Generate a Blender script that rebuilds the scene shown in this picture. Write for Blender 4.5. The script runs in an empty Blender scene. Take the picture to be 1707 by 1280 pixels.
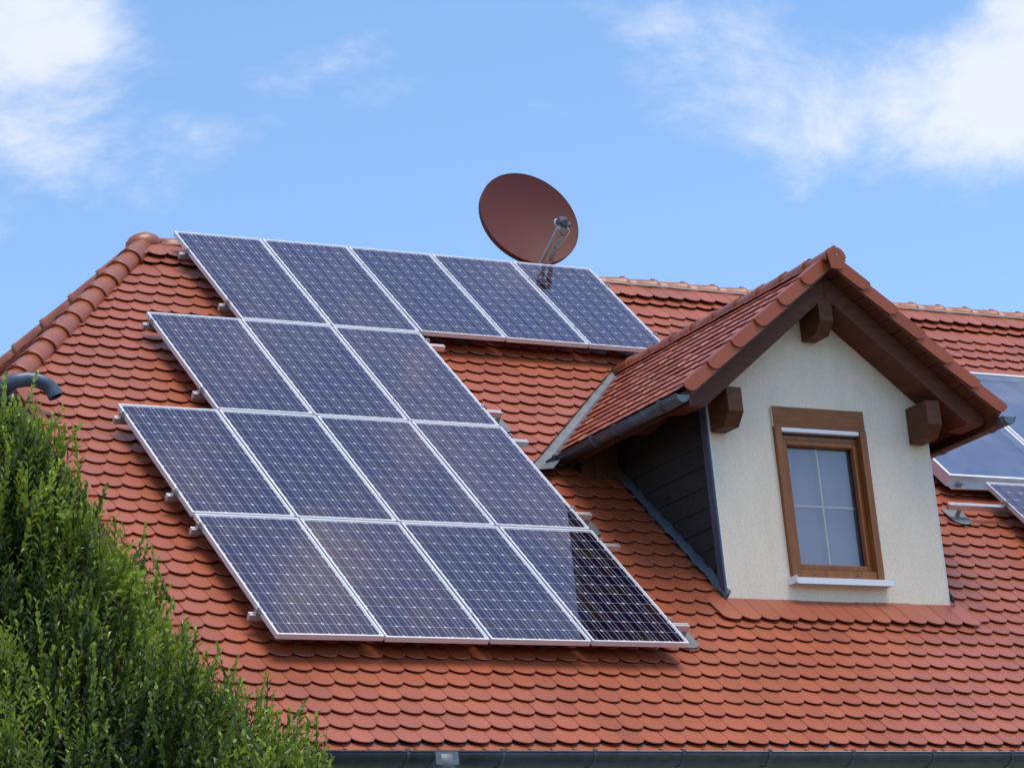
import bpy, bmesh, math, random
import numpy as np
from mathutils import Vector, Matrix, Euler
random.seed(7); rng = np.random.default_rng(7)
rad = math.radians
scene = bpy.context.scene
C = scene.collection

# ------------------------------------------------------------------ camera
cam_d = bpy.data.cameras.new('camera'); cam = bpy.data.objects.new('camera', cam_d); C.objects.link(cam)
scene.camera = cam
cam_d.sensor_width = 36.0; cam_d.lens = 115.45; cam_d.clip_end = 5000; cam_d.clip_start = 0.5
CP = Vector((-9.8252, -23.6357, -9.0408))
CR = Vector((0.85977862, -0.50152334, -0.09620325)); CU = Vector((-0.05815511, -0.28332093, 0.95726027)); CF = Vector((0.50734477, 0.81743721, 0.27275942))
cam.matrix_world = Matrix(((CR.x, CU.x, -CF.x, CP.x), (CR.y, CU.y, -CF.y, CP.y), (CR.z, CU.z, -CF.z, CP.z), (0, 0, 0, 1)))

def pxdir(x, y):
    return (CF + CR*((x-853.5)/5474.24) - CU*((y-640)/5474.24)).normalized()
def topx(p):
    d = Vector(p)-CP; z = d.dot(CF)
    return 853.5+5474.24*d.dot(CR)/z, 640-5474.24*d.dot(CU)/z

# ------------------------------------------------------------------ world and sun
SUN_DIR = Vector((0.12, -0.27, 0.95)).normalized()       # towards the sun, which stands behind thin cloud
sun_el = math.asin(SUN_DIR.z); sun_az = math.atan2(SUN_DIR.x, SUN_DIR.y)
world = bpy.data.worlds.new('World'); scene.world = world; world.use_nodes = True
nt = world.node_tree; nt.nodes.clear()
def N(t, **k):
    n = nt.nodes.new(t)
    for a, b in k.items(): setattr(n, a, b)
    return n
def Lk(a, b): nt.links.new(a, b)
out = N('ShaderNodeOutputWorld'); bg = N('ShaderNodeBackground'); Lk(bg.outputs[0], out.inputs[0])
bg.inputs['Strength'].default_value = 0.15
sky = N('ShaderNodeTexSky', sky_type='NISHITA'); sky.sun_disc = False
sky.sun_elevation = sun_el; sky.sun_rotation = sun_az; sky.air_density = 1.0; sky.dust_density = 0.6; sky.ozone_density = 2.0
tint = N('ShaderNodeMix', data_type='RGBA', blend_type='MULTIPLY'); tint.inputs[0].default_value = 1
tint.inputs[7].default_value = (1.22, 1.36, 1.46, 1)
Lk(sky.outputs[0], tint.inputs[6])
tc = N('ShaderNodeTexCoord')
sep = N('ShaderNodeSeparateXYZ'); Lk(tc.outputs['Generated'], sep.inputs[0])
def M(op, a, b=None, c=None, clamp=False):
    n = N('ShaderNodeMath', operation=op); n.use_clamp = clamp
    for i, v in enumerate((a, b, c)):
        if v is None: continue
        if isinstance(v, (int, float)): n.inputs[i].default_value = v
        else: Lk(v, n.inputs[i])
    return n.outputs[0]
mp = N('ShaderNodeMapping'); mp.inputs['Scale'].default_value = (1.0, 1.0, 1.7); mp.inputs['Rotation'].default_value = (rad(8), rad(-16), rad(20))
Lk(tc.outputs['Generated'], mp.inputs[0])
no1 = N('ShaderNodeTexNoise'); no1.inputs['Scale'].default_value = 13.0; no1.inputs['Detail'].default_value = 9; no1.inputs['Roughness'].default_value = 0.62; no1.inputs['Distortion'].default_value = 0.25
Lk(mp.outputs[0], no1.inputs['Vector'])
no2 = N('ShaderNodeTexNoise'); no2.inputs['Scale'].default_value = 2.6; no2.inputs['Detail'].default_value = 4; no2.inputs['Roughness'].default_value = 0.5
Lk(mp.outputs[0], no2.inputs['Vector'])
# cloud banks seen in the picture: (pixel x, pixel y, angular radius in degrees, strength)
banks = [(-160, -10, 5.4, .56), (40, 110, 3.2, .25), (210, 165, 2.8, .19), (390, 180, 2.6, .17), (560, 185, 2.4, .13), (-20, 310, 2.2, .20), (1740, 90, 2.9, .40), (1600, 160, 2.6, .33), (1450, 205, 2.3, .31), (1320, 225, 1.9, .23), (1190, 190, 2.0, .17), (1020, 20, 2.4, .20), (1170, 40, 2.6, .20), (1320, 30, 2.0, .15), (1100, 110, 1.9, .12), (1860, 20, 3.6, .42)]
acc = None
for (x, y, r, st) in banks:
    d = pxdir(x, y)
    vd = N('ShaderNodeVectorMath', operation='DISTANCE'); Lk(tc.outputs['Generated'], vd.inputs[0]); vd.inputs[1].default_value = d
    mr = N('ShaderNodeMapRange', interpolation_type='SMOOTHERSTEP'); Lk(vd.outputs['Value'], mr.inputs[0])
    mr.inputs[1].default_value = 0; mr.inputs[2].default_value = rad(r); mr.inputs[3].default_value = st; mr.inputs[4].default_value = 0
    acc = mr.outputs[0] if acc is None else M('ADD', acc, mr.outputs[0])
# thin high cloud cover, fairly closed overhead, opening to blue lower down
cover = N('ShaderNodeMapRange', interpolation_type='SMOOTHSTEP'); Lk(sep.outputs[2], cover.inputs[0])
cover.inputs[1].default_value = 0.40; cover.inputs[2].default_value = 0.70; cover.inputs[3].default_value = -0.16; cover.inputs[4].default_value = 0.12
n1 = M('SUBTRACT', no1.outputs['Fac'], 0.5); n2 = M('SUBTRACT', no2.outputs['Fac'], 0.5)
nz = M('ADD', M('MULTIPLY', n1, 1.8), M('MULTIPLY', n2, 0.5))
tot = M('ADD', M('ADD', nz, M('MINIMUM', acc, 0.62)), cover.outputs[0])
cm = N('ShaderNodeMapRange', interpolation_type='SMOOTHSTEP'); Lk(tot, cm.inputs[0]); cm.inputs[1].default_value = 0.0; cm.inputs[2].default_value = 0.60; cm.inputs[3].default_value = 0; cm.inputs[4].default_value = 0.90
cc = N('ShaderNodeMix', data_type='RGBA'); Lk(M('MULTIPLY', M('ADD', n1, 0.5), 1.0, clamp=True), cc.inputs[0])
cc.inputs[6].default_value = (4.9, 5.2, 6.3, 1); cc.inputs[7].default_value = (6.1, 6.4, 6.9, 1)
mx = N('ShaderNodeMix', data_type='RGBA'); Lk(cm.outputs[0], mx.inputs[0]); Lk(tint.outputs[2], mx.inputs[6]); Lk(cc.outputs[2], mx.inputs[7])
Lk(mx.outputs[2], bg.inputs['Color'])

sd = bpy.data.lights.new('sun', 'SUN'); sd.energy = 2.5; sd.angle = rad(30); sd.color = (1.0, 0.87, 0.66)
so = bpy.data.objects.new('sun', sd); C.objects.link(so); so.rotation_euler = SUN_DIR.to_track_quat('Z', 'Y').to_euler()
vs = scene.view_settings; vs.view_transform = 'Standard'; vs.look = 'None'; vs.gamma = 1; vs.use_curve_mapping = False; vs.exposure = 0.08
scene.render.engine = 'CYCLES'

# ------------------------------------------------------------------ materials
def new_mat(name):
    m = bpy.data.materials.new(name); m.use_nodes = True; t = m.node_tree
    return m, t, t.nodes['Principled BSDF']
def simple(name, col, rough=.5, metal=0., noise=None, bump=None, spec=.5, coat=0.):
    """noise=(scale, amount[, stretch]); bump=(scale, strength, distance)"""
    m, t, p = new_mat(name); p.inputs['Roughness'].default_value = rough; p.inputs['Metallic'].default_value = metal
    p.inputs['Specular IOR Level'].default_value = spec; p.inputs['Coat Weight'].default_value = coat
    p.inputs['Base Color'].default_value = (*col, 1)
    co = t.nodes.new('ShaderNodeTexCoord')
    if noise:
        n = t.nodes.new('ShaderNodeTexNoise'); n.inputs['Scale'].default_value = noise[0]; n.inputs['Detail'].default_value = 6; n.inputs['Roughness'].default_value = .62
        mpn = t.nodes.new('ShaderNodeMapping'); t.links.new(co.outputs['Object'], mpn.inputs[0]); mpn.inputs['Scale'].default_value = noise[2] if len(noise) > 2 else (1, 1, 1)
        t.links.new(mpn.outputs[0], n.inputs['Vector'])
        r = t.nodes.new('ShaderNodeMapRange'); t.links.new(n.outputs['Fac'], r.inputs[0]); r.inputs[1].default_value = .3; r.inputs[2].default_value = .7
        r.inputs[3].default_value = 1-noise[1]; r.inputs[4].default_value = 1+noise[1]
        x = t.nodes.new('ShaderNodeVectorMath'); x.operation = 'SCALE'; x.inputs[0].default_value = col; t.links.new(r.outputs[0], x.inputs['Scale'])
        t.links.new(x.outputs[0], p.inputs['Base Color'])
        rr = t.nodes.new('ShaderNodeMapRange'); t.links.new(n.outputs['Fac'], rr.inputs[0]); rr.inputs[3].default_value = max(.02, rough-.12); rr.inputs[4].default_value = min(1, rough+.12)
        t.links.new(rr.outputs[0], p.inputs['Roughness'])
    if bump:
        n = t.nodes.new('ShaderNodeTexNoise'); n.inputs['Scale'].default_value = bump[0]; n.inputs['Detail'].default_value = 4; n.inputs['Roughness'].default_value = .7
        t.links.new(co.outputs['Object'], n.inputs['Vector'])
        b = t.nodes.new('ShaderNodeBump'); b.inputs['Strength'].default_value = bump[1]; b.inputs['Distance'].default_value = bump[2]
        t.links.new(n.outputs['Fac'], b.inputs['Height']); t.links.new(b.outputs[0], p.inputs['Normal'])
    return m

def weather_render(m):
    t = m.node_tree; p = t.nodes['Principled BSDF']; src = p.inputs['Base Color'].links[0].from_socket
    co = t.nodes.new('ShaderNodeTexCoord'); mpn = t.nodes.new('ShaderNodeMapping'); mpn.inputs['Scale'].default_value = (5, 5, .9); t.links.new(co.outputs['Object'], mpn.inputs[0])
    a = t.nodes.new('ShaderNodeTexNoise'); a.inputs['Scale'].default_value = 1.6; a.inputs['Detail'].default_value = 5; t.links.new(mpn.outputs[0], a.inputs['Vector'])
    b = t.nodes.new('ShaderNodeTexNoise'); b.inputs['Scale'].default_value = 2.1; b.inputs['Detail'].default_value = 6; b.inputs['Roughness'].default_value = .65; t.links.new(co.outputs['Object'], b.inputs['Vector'])
    mu = t.nodes.new('ShaderNodeMath'); mu.operation = 'MULTIPLY'; t.links.new(a.outputs['Fac'], mu.inputs[0]); t.links.new(b.outputs['Fac'], mu.inputs[1])
    r_ = t.nodes.new('ShaderNodeMapRange'); t.links.new(mu.outputs[0], r_.inputs[0]); r_.inputs[1].default_value = .22; r_.inputs[2].default_value = .44; r_.inputs[3].default_value = 0; r_.inputs[4].default_value = .18
    x = t.nodes.new('ShaderNodeMix'); x.data_type = 'RGBA'; t.links.new(r_.outputs[0], x.inputs[0]); t.links.new(src, x.inputs[6]); x.inputs[7].default_value = (.52, .46, .36, 1)
    t.links.new(x.outputs[2], p.inputs['Base Color'])

def tile_mat(name, base=(0.385, 0.084, 0.031), spec=.75):
    m, t, p = new_mat(name)
    oi = t.nodes.new('ShaderNodeObjectInfo'); ge = t.nodes.new('ShaderNodeNewGeometry')
    ad = t.nodes.new('ShaderNodeMath'); ad.operation = 'ADD'; t.links.new(oi.outputs['Random'], ad.inputs[0]); t.links.new(ge.outputs['Random Per Island'], ad.inputs[1])
    fr = t.nodes.new('ShaderNodeMath'); fr.operation = 'FRACT'; t.links.new(ad.outputs[0], fr.inputs[0])
    cr = t.nodes.new('ShaderNodeValToRGB'); t.links.new(fr.outputs[0], cr.inputs[0])
    e = cr.color_ramp.elements
    b = base
    e[0].color = (b[0]*.94, b[1]*.92, b[2]*.94, 1); e[1].color = (b[0]*1.05, b[1]*1.09, b[2]*1.12, 1)
    k = e.new(.5); k.color = (*b, 1); k = e.new(.07); k.color = (b[0]*.90, b[1]*.89, b[2]*.93, 1); k = e.new(.93); k.color = (b[0]*1.06, b[1]*1.08, b[2]*1.1, 1)
    # weathering: fine mottling and faint grime (position in the world, so it runs over joined tiles too)
    n = t.nodes.new('ShaderNodeTexNoise'); n.inputs['Scale'].default_value = 55; n.inputs['Detail'].default_value = 5; n.inputs['Roughness'].default_value = .7
    t.links.new(ge.outputs['Position'], n.inputs['Vector'])
    n3 = t.nodes.new('ShaderNodeTexNoise'); n3.inputs['Scale'].default_value = 1.6; n3.inputs['Detail'].default_value = 5
    t.links.new(ge.outputs['Position'], n3.inputs['Vector'])
    r = t.nodes.new('ShaderNodeMapRange'); t.links.new(n.outputs['Fac'], r.inputs[0]); r.inputs[1].default_value = .3; r.inputs[2].default_value = .7; r.inputs[3].default_value = .92; r.inputs[4].default_value = 1.08
    r3 = t.nodes.new('ShaderNodeMapRange'); t.links.new(n3.outputs['Fac'], r3.inputs[0]); r3.inputs[1].default_value = .3; r3.inputs[2].default_value = .7; r3.inputs[3].default_value = .86; r3.inputs[4].default_value = 1.10
    ml = t.nodes.new('ShaderNodeMath'); ml.operation = 'MULTIPLY'; t.links.new(r.outputs[0], ml.inputs[0]); t.links.new(r3.outputs[0], ml.inputs[1])
    x = t.nodes.new('ShaderNodeVectorMath'); x.operation = 'SCALE'; t.links.new(cr.outputs[0], x.inputs[0]); t.links.new(ml.outputs[0], x.inputs['Scale'])
    # sparse small dark specks of lichen and droppings
    vo = t.nodes.new('ShaderNodeTexNoise'); vo.inputs['Scale'].default_value = 23; vo.inputs['Detail'].default_value = 2
    t.links.new(ge.outputs['Position'], vo.inputs['Vector'])
    sp = t.nodes.new('ShaderNodeMapRange'); t.links.new(vo.outputs['Fac'], sp.inputs[0]); sp.inputs[1].default_value = .735; sp.inputs[2].default_value = .76; sp.inputs[3].default_value = 0; sp.inputs[4].default_value = .55
    mi = t.nodes.new('ShaderNodeMix'); mi.data_type = 'RGBA'; t.links.new(sp.outputs[0], mi.inputs[0]); t.links.new(x.outputs[0], mi.inputs[6]); mi.inputs[7].default_value = (.10, .05, .035, 1)
    t.links.new(mi.outputs[2], p.inputs['Base Color'])
    rr = t.nodes.new('ShaderNodeMapRange'); t.links.new(n.outputs['Fac'], rr.inputs[0]); rr.inputs[3].default_value = .32; rr.inputs[4].default_value = .48
    t.links.new(rr.outputs[0], p.inputs['Roughness']); p.inputs['Specular IOR Level'].default_value = spec
    b2 = t.nodes.new('ShaderNodeBump'); b2.inputs['Strength'].default_value = .25; b2.inputs['Distance'].default_value = .004
    t.links.new(n.outputs['Fac'], b2.inputs['Height']); t.links.new(b2.outputs[0], p.inputs['Normal'])
    return m

def glass_mat(name, tintc=(1, 1, 1), refl=(1, 1, 1), ior=1.5, boost=1.0, rough=.01, wav=0.):
    m = bpy.data.materials.new(name); m.use_nodes = True; t = m.node_tree; t.nodes.clear()
    o = t.nodes.new('ShaderNodeOutputMaterial'); mxs = t.nodes.new('ShaderNodeMixShader'); tr = t.nodes.new('ShaderNodeBsdfTransparent'); gl = t.nodes.new('ShaderNodeBsdfGlossy')
    fz = t.nodes.new('ShaderNodeFresnel'); fz.inputs['IOR'].default_value = ior; gl.inputs['Roughness'].default_value = rough; gl.inputs[0].default_value = (*refl, 1); tr.inputs[0].default_value = (*tintc, 1)
    gb = t.nodes.new('ShaderNodeNewGeometry'); fb = t.nodes.new('ShaderNodeMath'); fb.operation = 'SUBTRACT'; fb.inputs[0].default_value = boost; t.links.new(gb.outputs['Backfacing'], fb.inputs[1])
    mu = t.nodes.new('ShaderNodeMath'); mu.operation = 'MULTIPLY'; mu.use_clamp = True; t.links.new(fz.outputs[0], mu.inputs[0])
    fm = t.nodes.new('ShaderNodeMath'); fm.operation = 'MULTIPLY'; t.links.new(fb.outputs[0], fm.inputs[0]); fc = t.nodes.new('ShaderNodeMath'); fc.operation = 'SUBTRACT'; fc.inputs[0].default_value = 1; t.links.new(gb.outputs['Backfacing'], fc.inputs[1])
    t.links.new(fc.outputs[0], fm.inputs[1]); t.links.new(fm.outputs[0], mu.inputs[1])
    if wav:
        n = t.nodes.new('ShaderNodeTexNoise'); n.inputs['Scale'].default_value = 1.4; n.inputs['Detail'].default_value = 1
        ge = t.nodes.new('ShaderNodeNewGeometry'); t.links.new(ge.outputs['Position'], n.inputs['Vector'])
        b = t.nodes.new('ShaderNodeBump'); b.inputs['Strength'].default_value = 1; b.inputs['Distance'].default_value = wav; t.links.new(n.outputs['Fac'], b.inputs['Height'])
        t.links.new(b.outputs[0], gl.inputs['Normal'])
    t.links.new(mu.outputs[0], mxs.inputs[0]); t.links.new(tr.outputs[0], mxs.inputs[1]); t.links.new(gl.outputs[0], mxs.inputs[2]); t.links.new(mxs.outputs[0], o.inputs[0])
    return m

T_TILE = tile_mat('clay_tile')
T_RIDGE = tile_mat('clay_ridge_tile', (0.35, 0.090, 0.032))
T_VERGE = tile_mat('clay_verge_tile', (0.36, 0.082, 0.030), .35)
M_DECK = simple('roof_underlay', (.03, .018, .014), .9)
M_ALU = simple('anodised_aluminium', (.72, .74, .77), .38, .85, noise=(40, .06))
M_FRAME = simple('panel_frame_aluminium', (.78, .80, .85), .42, .45, noise=(18, .05))
M_STEEL = simple('steel_clamp', (.45, .45, .45), .35, .9, noise=(60, .15))
M_SHEET = simple('white_backsheet', (.60, .60, .64), .8, spec=0)
M_BUS = simple('tinned_ribbon', (.60, .60, .64), .6, 0, spec=0)
M_ZINC = simple('weathered_zinc', (.17, .185, .205), .55, .35, noise=(7, .22), bump=(25, .12, .003))
M_ZINCD = simple('dark_zinc_gutter', (.13, .14, .155), .42, .7, noise=(9, .25), bump=(14, .1, .003))
M_LEAD = simple('lead_flashing', (.085, .098, .115), .55, .3, noise=(12, .2), bump=(16, .35, .006))
M_WOOD = simple('dark_stained_timber', (.112, .033, .014), .6, spec=.3, noise=(5, .38, (1.2, .5, 6)), bump=(30, .25, .004))
M_WOOD2 = simple('brown_stained_beam_end', (.105, .038, .015), .6, spec=.3, noise=(9, .32, (1, 1, 5)), bump=(36, .25, .004))
M_SOFF = simple('stained_soffit_board', (.105, .034, .016), .6, noise=(8, .3, (5, .5, 5)), bump=(40, .2, .003))
M_WIN = simple('brown_window_timber', (.26, .088, .022), .45, spec=.3, noise=(22, .26, (1.6, 1, .16)), bump=(60, .12, .002), coat=.15)
M_LINT = simple('brown_window_board', (.235, .080, .022), .45, spec=.3, noise=(16, .3, (.35, 1, 4)), bump=(60, .12, .002))
M_DGAP = simple('rubber_seal_and_gap_shade', (.012, .012, .013), .6)
M_WHITE = simple('white_coated_metal', (.78, .79, .82), .4, noise=(30, .03))
M_CREAM = simple('cream_glazing_bar', (.70, .62, .42), .5)
M_SLATE = simple('dark_fibre_cement', (.030, .025, .023), .65, spec=.25, noise=(14, .3), bump=(40, .2, .003))
M_TRIM = simple('blue_grey_trim', (.07, .075, .105), .45, noise=(14, .15))
M_STUCCO = simple('cream_render', (.93, .79, .63), .9, noise=(42, .075), bump=(100, .9, .008), spec=.2)
weather_render(M_STUCCO)
M_WALL = simple('pale_render', (.66, .65, .60), .9, noise=(2.2, .05), bump=(70, .5, .005), spec=.2)
M_DISH = simple('red_brown_dish_paint', (.120, .027, .023), .62, spec=.3, noise=(9, .08), bump=(6, .03, .004))
M_ARM = simple('grey_galvanised_arm', (.42, .43, .44), .5, .35, noise=(25, .18))
M_LNB = simple('dark_grey_plastic', (.10, .105, .115), .5, noise=(25, .1))
M_REFLBACK = simple('sky_reflection_backing', (.37, .34, .42), .9, noise=(4, .10, (1, 1, .3)))
M_BARK = simple('grey_brown_bark', (.055, .042, .025), .9, noise=(12, .3, (1, 1, .2)), bump=(20, .6, .02))
M_GRASS = simple('gravel_paving', (.13, .125, .09), .95, noise=(1.4, .2), bump=(40, .6, .03))
M_PANEGL = glass_mat('solar_glass', refl=(.95, .80, .88), ior=1.52, boost=1.80, rough=.03)
M_COLGL = glass_mat('collector_glass', ior=1.6, boost=1.55, rough=.015, wav=.006)
M_WINGL = glass_mat('window_glass', tintc=(.88, .87, .88), ior=1.7, boost=1.55, rough=.0, wav=.012)
M_ABS = simple('blue_absorber', (.030, .045, .13), .4, .3, noise=(1.2, .2))

def cell_mat():
    m, t, p = new_mat('silicon_cell')
    oi = t.nodes.new('ShaderNodeObjectInfo'); cr = t.nodes.new('ShaderNodeValToRGB'); t.links.new(oi.outputs['Random'], cr.inputs[0])
    e = cr.color_ramp.elements; e[0].color = (.006, .005, .026, 1); e[1].color = (.019, .012, .013, 1)
    k = e.new(.45); k.color = (.007, .004, .020, 1); k = e.new(.8); k.color = (.014, .008, .016, 1)
    tcn = t.nodes.new('ShaderNodeTexCoord')
    n = t.nodes.new('ShaderNodeTexNoise'); n.inputs['Scale'].default_value = 14; n.inputs['Detail'].default_value = 3; t.links.new(tcn.outputs['Object'], n.inputs['Vector'])
    r = t.nodes.new('ShaderNodeMapRange'); t.links.new(n.outputs['Fac'], r.inputs[0]); r.inputs[3].default_value = .85; r.inputs[4].default_value = 1.15
    x = t.nodes.new('ShaderNodeVectorMath'); x.operation = 'SCALE'; t.links.new(cr.outputs[0], x.inputs[0]); t.links.new(r.outputs[0], x.inputs['Scale'])
    t.links.new(x.outputs[0], p.inputs['Base Color']); p.inputs['Roughness'].default_value = .5; p.inputs['Specular IOR Level'].default_value = .0
    return m
M_CELL = cell_mat()

# ------------------------------------------------------------------ mesh helpers
class MB:
    def __init__(s): s.v = []; s.f = []; s.sm = []
    def add(s, vs_, fs, smooth=False):
        o = len(s.v); s.v += [tuple(x) for x in vs_]; s.f += [tuple(i+o for i in f) for f in fs]; s.sm += [smooth]*len(fs)
    def box(s, lo, hi, mat=None):
        (a, b, c), (d, e, f) = lo, hi
        vs_ = [(a, b, c), (d, b, c), (d, e, c), (a, e, c), (a, b, f), (d, b, f), (d, e, f), (a, e, f)]
        if mat is not None: vs_ = [mat @ Vector(q) for q in vs_]
        s.add(vs_, [(3, 2, 1, 0), (4, 5, 6, 7), (0, 1, 5, 4), (1, 2, 6, 5), (2, 3, 7, 6), (3, 0, 4, 7)])
    def prism(s, poly, vec):
        """poly: 3D points, extruded along vec"""
        n = len(poly); vec = Vector(vec); a = [Vector(q) for q in poly]; b = [q+vec for q in a]
        nn = Vector((0, 0, 0))
        for i in range(n): nn += a[i].cross(a[(i+1) % n])
        fl = nn.dot(vec) > 0
        fs = [tuple(range(n))[::-1], tuple(range(n, 2*n))] + [(i, (i+1) % n, n+(i+1) % n, n+i) for i in range(n)]
        if not fl: fs = [f[::-1] for f in fs]
        s.add(a+b, fs)
    def tube(s, pts, r, seg=12, cap=True, radii=None, smooth=True):
        pts = [Vector(q) for q in pts]; n = len(pts); rings = []
        prev = None
        for i, q in enumerate(pts):
            d = (pts[min(i+1, n-1)]-pts[max(i-1, 0)]).normalized()
            if prev is None:
                u = d.orthogonal().normalized()
            else:
                u = (prev-d*prev.dot(d)).normalized()
            prev = u; w = d.cross(u); rr = radii[i] if radii else r
            rings.append([q+(u*math.cos(2*math.pi*k/seg)+w*math.sin(2*math.pi*k/seg))*rr for k in range(seg)])
        o = len(s.v)
        s.v += [tuple(x) for rg in rings for x in rg]
        for i in range(n-1):
            for k in range(seg):
                a = o+i*seg+k; b = o+i*seg+(k+1) % seg
                s.f.append((a, b, b+seg, a+seg)); s.sm.append(smooth)
        if cap:
            s.f.append(tuple(o+k for k in range(seg))[::-1]); s.sm.append(False)
            s.f.append(tuple(o+(n-1)*seg+k for k in range(seg))); s.sm.append(False)
    def shell(s, rows_out, rows_in, closed_ends=True, smooth=True):
        """two grids of points (list of rows) forming a thick sheet"""
        n = len(rows_out); m = len(rows_out[0]); o = len(s.v)
        for g in (rows_out, rows_in):
            for r in g: s.v += [tuple(x) for x in r]
        def a(i, j): return o+i*m+j
        def b(i, j): return o+n*m+i*m+j
        for i in range(n-1):
            for j in range(m-1):
                s.f.append((a(i, j), a(i, j+1), a(i+1, j+1), a(i+1, j))); s.sm.append(smooth)
                s.f.append((b(i, j), b(i+1, j), b(i+1, j+1), b(i, j+1))); s.sm.append(smooth)
        for i in range(n-1):
            s.f.append((a(i, 0), a(i+1, 0), b(i+1, 0), b(i, 0))); s.sm.append(False)
            s.f.append((a(i, m-1), b(i, m-1), b(i+1, m-1), a(i+1, m-1))); s.sm.append(False)
        for j in range(m-1):
            s.f.append((a(0, j), b(0, j), b(0, j+1), a(0, j+1))); s.sm.append(False)
            s.f.append((a(n-1, j), a(n-1, j+1), b(n-1, j+1), b(n-1, j))); s.sm.append(False)
    def mesh(s, name, mat):
        me = bpy.data.meshes.new(name); me.from_pydata(s.v, [], s.f)
        me.polygons.foreach_set('use_smooth', s.sm); me.materials.append(mat); me.update(); return me
    def build(s, name, mat, parent=None, bevel=0., **tags):
        o = bpy.data.objects.new(name, s.mesh(name, mat)); C.objects.link(o)
        if bevel:
            b = o.modifiers.new('bevel', 'BEVEL'); b.width = bevel; b.segments = 2; b.limit_method = 'ANGLE'
        put(o, parent); tagp(o, **tags); return o
WM = {}
def put(o, parent=None, mw=None):
    mw = mw or Matrix.Identity(4)
    WM[o.name] = mw.copy()
    if parent:
        o.parent = parent; o.matrix_parent_inverse = WM[parent.name].inverted()
    o.matrix_basis = mw
def tagp(o, label=None, cat=None, group=None, kind=None):
    if label: o['label'] = label
    if cat: o['category'] = cat
    if group: o['group'] = group
    if kind: o['kind'] = kind
    return o
def empty(name, mw, parent=None, **tags):
    o = bpy.data.objects.new(name, None); o.empty_display_size = .3; C.objects.link(o); put(o, parent, mw); tagp(o, **tags); return o
def inst(name, me, parent, mw, **tags):
    o = bpy.data.objects.new(name, me); C.objects.link(o); put(o, parent, mw); tagp(o, **tags); return o

# ------------------------------------------------------------------ geometry frames (metres)
K = math.sqrt(.5)
NM = Vector((0, -K, K)); DM = Vector((0, -K, -K))
def P(x, v, o=0.):                          # front roof: x along the eave, v down the slope, o above the tiles
    return Vector((x, 0, 0)) + DM*v + NM*(o-.16)
XC, ZAP, TA = 5.284, -1.30, .767            # dormer: centre, apex of its tile planes, slope
CT = 1/math.sqrt(1+TA*TA); ST = TA*CT
YF = -4.19                                   # dormer verge plane
YW = -3.763; XL, XR = 4.235, 6.332           # dormer front wall
VA = -.17; AP = P(0, VA)                     # main ridge
VE = 7.435; EX = .1715; PW = .1735           # last course tip, exposure, column pitch
X0, X1 = -.62, 13.6
def xval(v, side=-1):                        # x of the valley at roof height v
    y = P(0, v).y; z = P(0, v).z
    return XC + side*((ZAP-z)/TA)
HX, HV, HK = 1.546, -.22, -.768              # hip line: x = HX + HK*(v-HV)
def xhip(v): return HX + HK*(v-HV)

ROOT = Matrix.Translation((6.5, 0, -10.7))
ground = MB(); ground.add([(-2500, -2500, -10.7), (2500, -2500, -10.7), (2500, 2500, -10.7), (-2500, 2500, -10.7)], [(0, 1, 2, 3)])
ground.build('ground', M_GRASS, kind='structure')

house = empty('house', ROOT, label='rendered house with a red tile roof and a gabled dormer', cat='house')

# ---- main roof deck
mb = MB()
def deck(poly, n, t=.10, drop=.045):
    mb.prism([Vector(q)-Vector(n)*drop for q in poly], -Vector(n)*t)
NB = Vector((0, K, K))
def PB(x, v, o=0.):                          # back slope, mirrored about the ridge
    q = P(x, v, o); return Vector((q.x, 2*AP.y-q.y, q.z))
vh = 2.66; xh = xhip(vh)
# the front deck goes round the dormer opening
deck([P(xhip(VA), VA), P(xh+.03, vh), P(X0, vh), P(X0, 7.40), P(4.27, 7.40), P(4.27, 3.6), P(xval(3.46)+.02, 3.46), P(xval(1.63), 1.63), P(XC, 1.63), P(XC, VA)], NM)
deck([P(XC, VA), P(XC, 1.63), P(xval(1.63, 1), 1.63), P(xval(3.46, 1)-.02, 3.46), P(6.30, 3.6), P(6.30, 7.40), P(X1, 7.40), P(X1, VA)], NM)
deck([P(4.27, 5.55), P(4.27, 7.40), P(6.30, 7.40), P(6.30, 5.55)], NM)
deck([PB(xhip(VA), VA), PB(X1, VA), PB(X1, 7.40), PB(X0, 7.40), PB(X0, vh), PB(xh, vh)], NB)
hipn = (P(xh, vh)-P(xhip(VA), VA)).cross(Vector((0, 1, 0))); hipn = hipn if hipn.z > 0 else -hipn; hipn.normalize()
deck([P(xhip(VA), VA), PB(xhip(VA), VA), PB(xh, vh), P(xh, vh)], hipn)
main_roof = mb.build('main_roof', M_DECK, house)

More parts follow.
